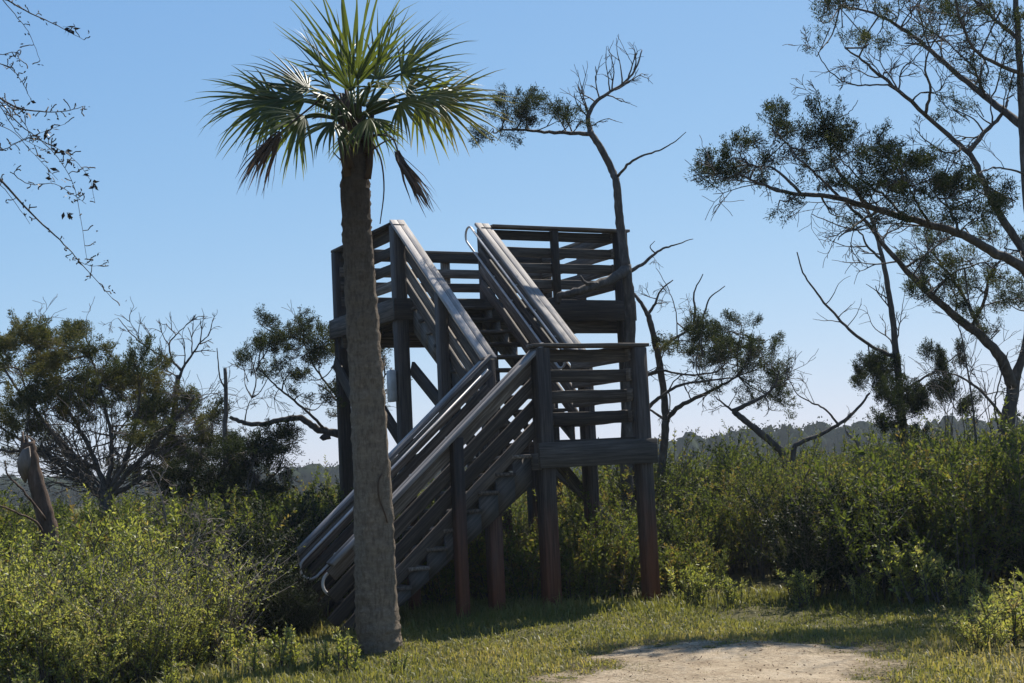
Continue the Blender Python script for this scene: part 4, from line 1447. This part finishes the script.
    def dead_frond(pts, fan, L, label, bias):
        mb = MB()
        p = smooth([crown + np.array([0, 0, -.25])] + [np.array(tuple(P(*q))) for q in pts], 4)
        mb.tube(p, np.linspace(.014, .007, len(p)), 5, .25)
        tip = p[-1]
        dirn = p[-1] - p[-3]
        dirn /= np.linalg.norm(dirn)
        V, F, T = [], [], []
        for k in range(34):
            a = (k / 33 - .5) * 2
            q = tip + rng.normal(0, .012, 3)
            f = dirn * (.9 - .3 * abs(a)) + np.array([a * fan[0], rng.normal(0, .25), fan[1]])
            f /= np.linalg.norm(f)
            Lk = L * rng.uniform(.65, 1.1)
            base = len(V)
            sd = np.cross(f, rng.normal(size=3))
            sd /= np.linalg.norm(sd)
            tn = rng.uniform(.05, .75)
            for g in range(8):
                u = g / 7
                wd = .011 * (.4 + min(1, u * 4) * .8) * (1 - u ** 2) + .001
                V += [q - sd * wd, q + sd * wd]
                T += [np.clip(tn + .2 * u, 0, 1)] * 2
                f = f + np.array([bias * .5, 0, -.5 * u]) + rng.normal(0, .09, 3)
                f /= np.linalg.norm(f)
                q = q + f * Lk / 7
            for g in range(7):
                e = base + g * 2
                F += [(e, e + 2, e + 3, e + 1)]
        mb.add(V, F, np.array(T))
        o = mb.build('dead_frond', DEADLEAF, root, off=b)
        o['label'] = label

    dead_frond([(335, 95, d - .3), (305, 112, d - .55), (279, 134, d - .7)], (.25, -.25), .62, 'withered brown frond hanging at the left', -.10)
    dead_frond([(375, 135, d - .3), (392, 138, d - .55), (398, 152, d - .65)], (.28, -.6), .62, 'withered brown frond hanging at the right', .30)
    # cut leaf bases and old stalks below the crown
    for k in range(30):
        az = rng.uniform(0, 2 * PI)
        zz = rng.uniform(-.52, .02)
        h = np.array([math.cos(az), math.sin(az), 0])
        c = crown + np.array([0, 0, zz]) + h * .098 + np.array([.02 * zz, 0, 0])
        mb = MB()
        mb.tube([c - np.array([0, 0, .12]), c + h * .03, c + h * .07 + np.array([0, 0, .12 + rng.uniform(0, .12)])], [.038, .030, .010], 6, rng.uniform(.05, .6))
        mb.build('leaf_base', DEADLEAF, root, off=b)
    for (pts) in (((350, 165), (341, 160), (333, 152)), ((360, 140), (376, 136), (392, 132)), ((372, 142), (381, 160), (384, 190), (380, 224)), ((345, 170), (341, 190), (343, 222)), ((340, 120), (320, 117), (312, 119)), ((372, 150), (384, 142), (395, 139))):
        mb = MB()
        q = smooth([P(x, y, d - .12) for x, y in pts], 4)
        mb.tube(q, np.linspace(.010, .005, len(q)), 5, .3)
        mb.build('bare_stalk', DEADLEAF, root, off=b)


palm()


# ------------------------------------------------------------------ shrubs
def shrub_meshes(seed, h, spread, nst, per, leaf, wid, leafy=.35, side=5, fan=.5, tone=.45):
    """stems and foliage of one shrub, standing at the origin"""
    global rng
    keep = rng
    rng = np.random.default_rng(seed)
    st, fo = MB(), MB()
    for k in range(nst):
        an = rng.uniform(0, 2 * PI)
        r = spread * .35 * rng.random() ** .5
        p = np.array([math.cos(an) * r, math.sin(an) * r, -.05])
        lean = fan * rng.random() ** .7
        d = np.array([math.cos(an) * lean, math.sin(an) * lean, 1.0])
        d /= np.linalg.norm(d)
        L = h * rng.uniform(.62, 1.08)
        pts = [p]
        m = 6
        for g in range(m):
            d = d + rng.normal(0, .07, 3) + np.array([0, 0, .04])
            d /= np.linalg.norm(d)
            pts.append(pts[-1] + d * L / m)
        st.tube(pts, np.linspace(.011, .003, m + 1), 4, rng.random(), cap=False)
        pts = np.array(pts)
        axes = [(pts, L)]
        for g in range(side):
            k0 = int(rng.integers(1, m))
            v = rng.normal(size=3)
            v[2] = abs(v[2]) * .6 + .5
            v /= np.linalg.norm(v)
            l2 = L * rng.uniform(.18, .42)
            q = np.array([pts[k0] + v * l2 * u + np.array([0, 0, .12 * l2 * u * u]) for u in np.linspace(0, 1, 5)])
            st.tube(q, np.linspace(.006, .0025, 5), 3, rng.random(), cap=False)
            axes.append((q, l2))
        tn = tone + rng.normal(0, .17)
        for (q, l) in axes:
            mm = int(per * l * rng.uniform(.7, 1.2))
            u = leafy + (1 - leafy) * rng.random(mm) ** .75 if l == L else .15 + .85 * rng.random(mm)
            x = u * (len(q) - 1)
            i = np.clip(x.astype(int), 0, len(q) - 2)
            c = q[i] + (q[i + 1] - q[i]) * (x - i)[:, None]
            ax = q[i + 1] - q[i]
            ax = ax / np.linalg.norm(ax, axis=1)[:, None]
            dv = rng.normal(size=(mm, 3))
            dv -= ax * (dv * ax).sum(1)[:, None]
            dv /= np.linalg.norm(dv, axis=1)[:, None]
            dl = dv * .85 + ax * rng.uniform(.2, 1.0, mm)[:, None]
            s = rng.uniform(.65, 1.25, mm) * (1 - .35 * np.clip(u - .75, 0, 1) / .25)
            fo.leaves(c, dl, leaf * s, wid * s * rng.uniform(.8, 1.2, mm), np.clip(tn + rng.normal(0, .13, mm) + .12 * (u - .6) + (rng.random(mm) < .04) * .35, 0, 1))
    rng = keep
    return st, fo


def shrub_proto(name, label, cat, group, bark, leafm, *a, **k):
    st, fo = shrub_meshes(*a, **k)
    r = thing(name, label, cat, (0, 0, 0), 0, group)
    st.build('stem', bark, r)
    fo.build('foliage', leafm, r)
    return r


def copy_thing(o):
    c = o.copy()
    col.objects.link(c)
    for ch in list(o.children):
        q = ch.copy()
        col.objects.link(q)
        q.parent = c
    return c


def put(proto, used, x, y, s, rz, sz=None, label=None):
    o = proto if proto.name not in used else copy_thing(proto)
    used.add(proto.name)
    o.location = (x, y, float(gz(x, y)))
    o.rotation_euler = (random.uniform(-.06, .06), random.uniform(-.06, .06), rz)
    o.scale = (s, s, sz or s)
    if label: o['label'] = label
    return o


TH_G = 'shrubs of the dark thicket behind the tower'
TH_L = 'leafy dark green shrub of the dense thicket around and behind the tower'
protos = [shrub_proto('thicket_shrub', TH_L, 'shrub', TH_G, TWIG, MYRTLE, 100 + k, 1.5, 1.0, 24, 70, .062, .021, side=7, fan=.55, tone=tn)
          for k, tn in enumerate((.30, .50, .42, .66, .56))]
protos += [shrub_proto('thicket_shrub', TH_L, 'shrub', TH_G, TWIG, MYRTLE, 120, 1.45, 1.0, 30, 120, .042, .011, side=9, fan=.5, tone=.60),
           shrub_proto('thicket_shrub', TH_L, 'shrub', TH_G, BARK_GREY, MYRTLE, 121, 1.55, 1.0, 16, 42, .085, .034, side=6, fan=.6, tone=.48),
           shrub_proto('thicket_shrub', TH_L, 'shrub', TH_G, BARK_GREY, MYRTLE, 122, 1.5, 1.1, 34, 40, .05, .018, leafy=.6, side=6, fan=.6, tone=.74)]
dark = [shrub_proto('shade_toned_shrub', 'dark leafy shrub near the tower, thicket shade put into its leaf colour', 'shrub', 'evergreen shrubs among the thicket, coloured darker for shade', TWIG, SHADE_EVERGREEN, 140 + k, 1.5, 1.1, 32, 95, .058, .021, leafy=.08, side=9, fan=.55, tone=.4) for k in range(2)]
used = set()


def tower_local(x, y):
    c, s = math.cos(YAW), math.sin(YAW)
    dx, dy = x - TX, y - TY
    return dx * c + dy * s, -dx * s + dy * c


def horizon_side(x):
    return x


def thicket():
    n = 0
    rr = random.Random(4)
    pts = []
    tries = 0
    while tries < 9000 and n < 235:
        tries += 1
        y = 14.3 + 13.0 * rr.random() ** 1.5
        x = rr.uniform(-.42 * y - .6, .42 * y + .8)
        u, v = tower_local(x, y)
        # front edge of the thicket
        if x > 1.5:
            fr = 14.75 + .12 * math.sin(x * 2.3) - .10 * max(0, x - 4.5)
        elif x > -1.2:
            fr = 16.6
        else:
            fr = 14.9 + .5 * min(1, (x + 1.2) / -1.2) * 0
        if y < fr: continue
        if -2.75 < u < .2 and -.75 < v < W1 + .45: continue       # the lower stairs
        if -2.9 < u < -1.9 and -.9 < v < .3: continue    # the foot of the stairs
        if -.2 < u < LU + 1.0 and v < .6: continue
        if u < LU + .6 and v < .6 and x > -.6: continue             # front of the landing
        if -.40 * y < x < -.285 * y and y < 16.4: continue
        dmin = .42 + .02 * (y - 14)
        if any((x - a) ** 2 + (y - b) ** 2 < dmin * dmin for a, b in pts): continue
        pts.append((x, y))
        # heights: low under the tower, tall to the right
        if -.4 < u < U2 and -.2 < v < V2 + DD:
            s = rr.uniform(.55, .78) if v > .8 else rr.uniform(.42, .6)
        elif x < -1.5:
            s = rr.uniform(.78, .98)
        elif x > 1.2:
            s = rr.uniform(.92, 1.10) + .05 * min(2, max(0, x - 4))
        else:
            s = rr.uniform(.75, .95)
        gap = -.215 * y < x < -.105 * y and y < 17.6  # dark gap by the stairs: its shade comes from darker leaf colour
        low = x > 1.5 and y < 15.6 and rr.random() < .45  # front row: darker leaves paint the shade at the thicket base
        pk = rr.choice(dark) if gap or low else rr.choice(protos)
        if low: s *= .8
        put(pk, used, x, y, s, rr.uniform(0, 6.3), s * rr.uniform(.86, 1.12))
        n += 1


thicket()
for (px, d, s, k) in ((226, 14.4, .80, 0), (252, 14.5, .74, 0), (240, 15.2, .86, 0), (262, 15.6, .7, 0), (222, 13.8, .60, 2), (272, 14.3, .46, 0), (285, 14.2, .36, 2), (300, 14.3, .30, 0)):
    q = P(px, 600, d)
    put(dark[k % 2], used, q.x, q.y, s, random.uniform(0, 6), s)  # more shrubs with shade in their leaf colour, left of the stairs

# bright shrubs in the left foreground, each told apart
LG = 'bright shrubs in the left foreground'
lp = [shrub_proto('young_bush', 'x', 'bush', LG, TWIG, BRIGHT, 200 + k, 1.2, .9, 26, 95, .050, .0175, leafy=.25, side=8, fan=.5, tone=tn) for k, tn in enumerate((.50, .60, .42))]
lu = set()
left_bushes = [(-5, 556, 11.4, .90, 0, 'bright green bush filling the lower left corner of the view'), (38, 585, 11.2, .84, 1, 'fresh green bush before the torn stump'),
               (98, 560, 12.6, .94, 2, 'green and grey bush in the middle of the left foreground'), (145, 545, 12.9, 1.08, 0, 'tallest round yellow green bush under the broad cedar'),
               (196, 590, 12.6, .62, 2, 'twiggy grey green bush at the edge of the dark gap by the stairs'), (90, 625, 10.9, .62, 1, 'low bright bush in front of the left bushes'),
               (150, 640, 11.3, .55, 2, 'small dull green bush at the bottom of the left foreground'), (70, 530, 13.8, .80, 1, 'green bush around the foot of the torn stump'), (-45, 520, 13.2, 1.05, 0, 'leafy bush at the far left border'),
               (200, 560, 13.9, .66, 0, 'green bush behind the twiggy one left of the stairs'), (64, 550, 12.2, .86, 2, 'dense bush between the corner bush and the tall round one'), (120, 590, 11.7, .72, 0, 'leaning bright bush in front of the tall round one'),
               (172, 585, 11.9, .66, 1, 'fresh bush right of the leaning bright one'), (10, 545, 12.6, .88, 2, 'dull green bush behind the corner bush')]
for (px, py, d, s, k, lab) in left_bushes:
    q = P(px, py, d)
    put(lp[k], lu, q.x, q.y, s, random.uniform(0, 6), s * 1.0, lab)

gt = shrub_proto('twiggy_bush', 'x', 'bush', LG, BARK_DEAD, BRIGHT, 230, 1.2, 1.0, 60, 26, .042, .015, leafy=.55, side=9, fan=.7, tone=.5)
gu = set()
for (px, py, d, s, lab) in ((92, 575, 11.9, .86, 'half bare grey twiggy bush between the green bushes of the left foreground'), (135, 600, 11.5, .66, 'low half bare twiggy bush in front of the tall round one'), (195, 560, 12.7, .86, 'grey twiggy bush at the right end of the left foreground bushes')):
    q = P(px, py, d)
    put(gt, gu, q.x, q.y, s, random.uniform(0, 6), s, lab)

sp_ = [shrub_proto('sprout_clump', 'x', 'weed', 'leafy sprouts in the grass around the palm', TWIG, BRIGHT, 300 + k, .42, .35, 9, 120, .045, .017, leafy=.2, side=3, fan=.45, tone=.62) for k in range(2)]
su = set()
for (px, py, d, s, lab) in ((267, 640, 11.8, .95, 'leafy sprout clump in the grass left of the palm'), (345, 640, 11.6, .85, 'tall leafy sprout touching the left side of the palm trunk'), (395, 650, 11.3, .45, 'small sprout at the right foot of the palm'), (245, 655, 11.4, .8, 'sprout clump between the left bushes and the palm'),
                            (290, 640, 12.0, .8, 'sprout clump in front of the dark gap by the stairs'), (322, 650, 11.7, .6, 'short sprout clump just left of the palm sprout'), (220, 640, 11.9, 1.0, 'sprout clump at the right end of the left bushes'), (30, 676, 10.5, .7, 'sprout at the bottom left corner'), (180, 676, 10.6, .6, 'low sprout at the bottom edge of the left grass')):
    q = P(px, py, d)
    put(sp_[0 if random.random() < .5 else 1], su, q.x, q.y, s, random.uniform(0, 6), s * 1.1, lab)

rb = [shrub_proto('goldenrod_bush', 'x', 'bush', 'yellow green weeds at the lower right corner', TWIG, BRIGHT, 400 + k, .5, .6, 30, 130, .046, .015, leafy=.15, side=4, fan=.7, tone=.72) for k in range(2)]
ru = set()
for (px, py, d, s, lab) in ((1018, 655, 11.3, 1.0, 'bright yellow green bush at the lower right corner'), (1045, 640, 11.9, 1.05, 'yellow green weed partly out at the right border'), (985, 668, 11.0, .62, 'low yellow green weed at the left side of the corner bush'), (1005, 640, 12.4, .7, 'yellow green weed behind the corner bush')):
    q = P(px, py, d)
    put(rb[0 if d < 11.6 else 1], ru, q.x, q.y, s, random.uniform(0, 6), s, lab)

# understory plants catching light under the landing
up = [shrub_proto('understory_plant', 'leafy light green plant growing under the tower landing', 'plant', 'plants under the tower landing', TWIG, MYRTLE, 500 + k, .75, .5, 16, 110, .065, .026, leafy=.15, side=4, fan=.45, tone=.72) for k in range(2)]
uu = set()
rr = random.Random(9)
for k in range(26):
    u, v = rr.uniform(-.9, 2.6), rr.uniform(.55, 2.2)
    if u < .1 and v < W1 + .2: u += 1.0
    q = twpt(u, v, 0)
    put(up[k % 2], uu, q.x, q.y, rr.uniform(.7, 1.15), rr.uniform(0, 6))

fp = shrub_proto('front_weed', 'x', 'weed', 'weeds along the front of the thicket', TWIG, BRIGHT, 601, .62, .4, 10, 105, .055, .022, leafy=.2, side=4, fan=.45, tone=.40)
fu = set()
for (px, d, s, lab) in ((682, 15.3, .75, 'leafy weed beside the right landing post'), (700, 15.0, .6, 'small weed a step right of the landing post'), (735, 14.75, .55, 'low weed at the shaded thicket foot above the sand'),
                        (808, 14.6, .7, 'weed under the thicket above the right part of the sand'), (915, 14.2, 1.1, 'tall pale leaved weed in front of the dark thicket'), (940, 14.15, .9, 'pale weed beside the tall one before the thicket'),
                        (965, 14.0, .6, 'short weed at the thicket foot behind the yellow corner bush'), (860, 14.4, .6, 'weed in front of the darkest part of the thicket')):
    q = P(px, 600, d)
    put(fp, fu, q.x, q.y, s, random.uniform(0, 6), s, lab)

# dead grey snags in the thicket
def driftwood(name, label, pts, r0, r1, d, kids):
    b = foot(pts[0][0], pts[0][1], d)
    t = Tree(name, label, 'dead branch', b)
    t.limb([b - Vector((0, 0, .05))] + [P(x, y, d) for x, y in pts], r0, r1, 7, .008, twigs=kids, tl=.3)
    t.done(BARK_DEAD)


driftwood('dead_branch', 'pale hooked dead branch poking out of the thicket before the far trees', [(862, 465), (860, 452), (857, 442), (850, 436), (846, 431)], .05, .02, 19, 1)
driftwood('dead_branch', 'pale thin dead branch leaning in the thicket below the leaning cedar', [(962, 500), (975, 478), (990, 460), (999, 440), (998, 425)], .03, .01, 17.5, 4)
driftwood('dead_branch', 'grey dead twigs fanning out of the bushes left of the stairs', [(172, 580), (178, 560), (190, 545), (205, 532)], .018, .006, 13, 10)
driftwood('dead_branch', 'grey dead shoots above the bushes under the broad cedar', [(168, 545), (165, 515), (160, 490), (150, 470)], .018, .006, 15, 8)


# ------------------------------------------------------------------ far wood beyond the marsh
def far_wood():
    mb = MB()
    r = np.random.default_rng(21)
    for k in range(620):
        x = r.uniform(-150, 150)
        y = 215 + 45 * r.random() + .0006 * x * x
        h = (5.2 if x < 0 else 5.6) + 1.6 * pnoise(np.array([x]), np.array([0]), .05, 2)[0] + r.uniform(-.9, 1.1)
        h += r.random() ** 5 * 1.6
        h += 1.6 * max(0, min(1, (x - 30) / 25))
        rx = r.uniform(1.8, 3.6)
        m = 200
        q = r.normal(size=(m, 3))
        q /= np.linalg.norm(q, axis=1)[:, None]
        q *= r.uniform(.35, 1.0, (m, 1))
        z0 = float(gz(x, y))
        c = np.stack([x + q[:, 0] * rx, y + q[:, 1] * rx, z0 + h * .5 + q[:, 2] * h * .5], 1)
        d = q + r.normal(0, .6, (m, 3))
        n1, n2 = 9, 6
        th, ph = np.meshgrid(np.arange(n1) * 2 * PI / n1, np.linspace(.45, PI - .2, n2))
        g = np.stack([np.cos(th) * np.sin(ph), np.sin(th) * np.sin(ph), np.cos(ph)], -1).reshape(-1, 3) * r.uniform(.72, .92, (n1 * n2, 1))
        ii, jj = np.meshgrid(np.arange(n1), np.arange(n2 - 1))
        a = (jj * n1 + ii).ravel()
        b = (jj * n1 + (ii + 1) % n1).ravel()
        mb.add(np.stack([x + g[:, 0] * rx, y + g[:, 1] * rx, z0 + h * .5 + g[:, 2] * h * .5], 1), np.stack([a, b, b + n1, a + n1], 1), np.clip(.35 + r.normal(0, .15), 0, 1))
        mb.leaves(c, d, r.uniform(.25, .55, m), r.uniform(.2, .42, m), np.clip(.4 + r.normal(0, .2) + r.normal(0, .12, m), 0, 1))
    o = mb.build('far_wood', FARWOOD)
    tag(o, 'hazy blue green wood along the far side of the marsh', 'wood', kind='stuff')
    # tall marsh grass and scrub between
    mb = MB()
    n = 60000
    y = 30 + 180 * r.random(n) ** 1.6
    x = r.uniform(-.5, .5, n) * y
    z = gz(x, y)
    h = r.uniform(.5, 1.2, n) * (1 + .35 * pnoise(x, y, .15, 5))
    wd = r.uniform(.05, .12, n) * (y / 60)
    an = r.uniform(0, PI, n)
    s = np.stack([np.cos(an), np.sin(an), 0 * an], 1) * wd[:, None]
    b = np.stack([x, y, z - .05], 1)
    tip = b + np.stack([r.normal(0, .15, n), r.normal(0, .15, n), h], 1)
    i = np.arange(n) * 3
    mb.add(np.stack([b - s, b + s, tip], 1).reshape(-1, 3), np.stack([i, i + 1, i + 2], 1), np.repeat(np.clip(.45 + r.normal(0, .15, n), 0, 1), 3))
    tag(mb.build('marsh_grass', GRASSM), 'olive marsh grass spreading to the far wood', 'grass', kind='stuff')


far_wood()

# ------------------------------------------------------------------ haze
hz = MB()
x0, x1, y0, y1, z0, z1 = -220, 220, -12, 330, -4.2, 9.5
V = [(x, y, z) for z in (z0, z1) for y in (y0, y1) for x in (x0, x1)]
hz.add(V, [(0, 2, 3, 1), (4, 5, 7, 6), (0, 1, 5, 4), (2, 6, 7, 3), (0, 4, 6, 2), (1, 3, 7, 5)])
m, nt, out = newmat('air_haze')
pv = N(nt, 'VolumePrincipled')
pv.inputs['Color'].default_value = (.82, .90, 1, 1)
pv.inputs['Density'].default_value = .00045
pv.inputs['Anisotropy'].default_value = .1
nt.links.new(pv.outputs[0], out.inputs['Volume'])
tag(hz.build('haze', m), 'thin pale haze in the air', 'haze', kind='stuff')
scene.cycles.volume_bounces = 1
scene.cycles.max_bounces = 8
scene.cycles.transmission_bounces = 6
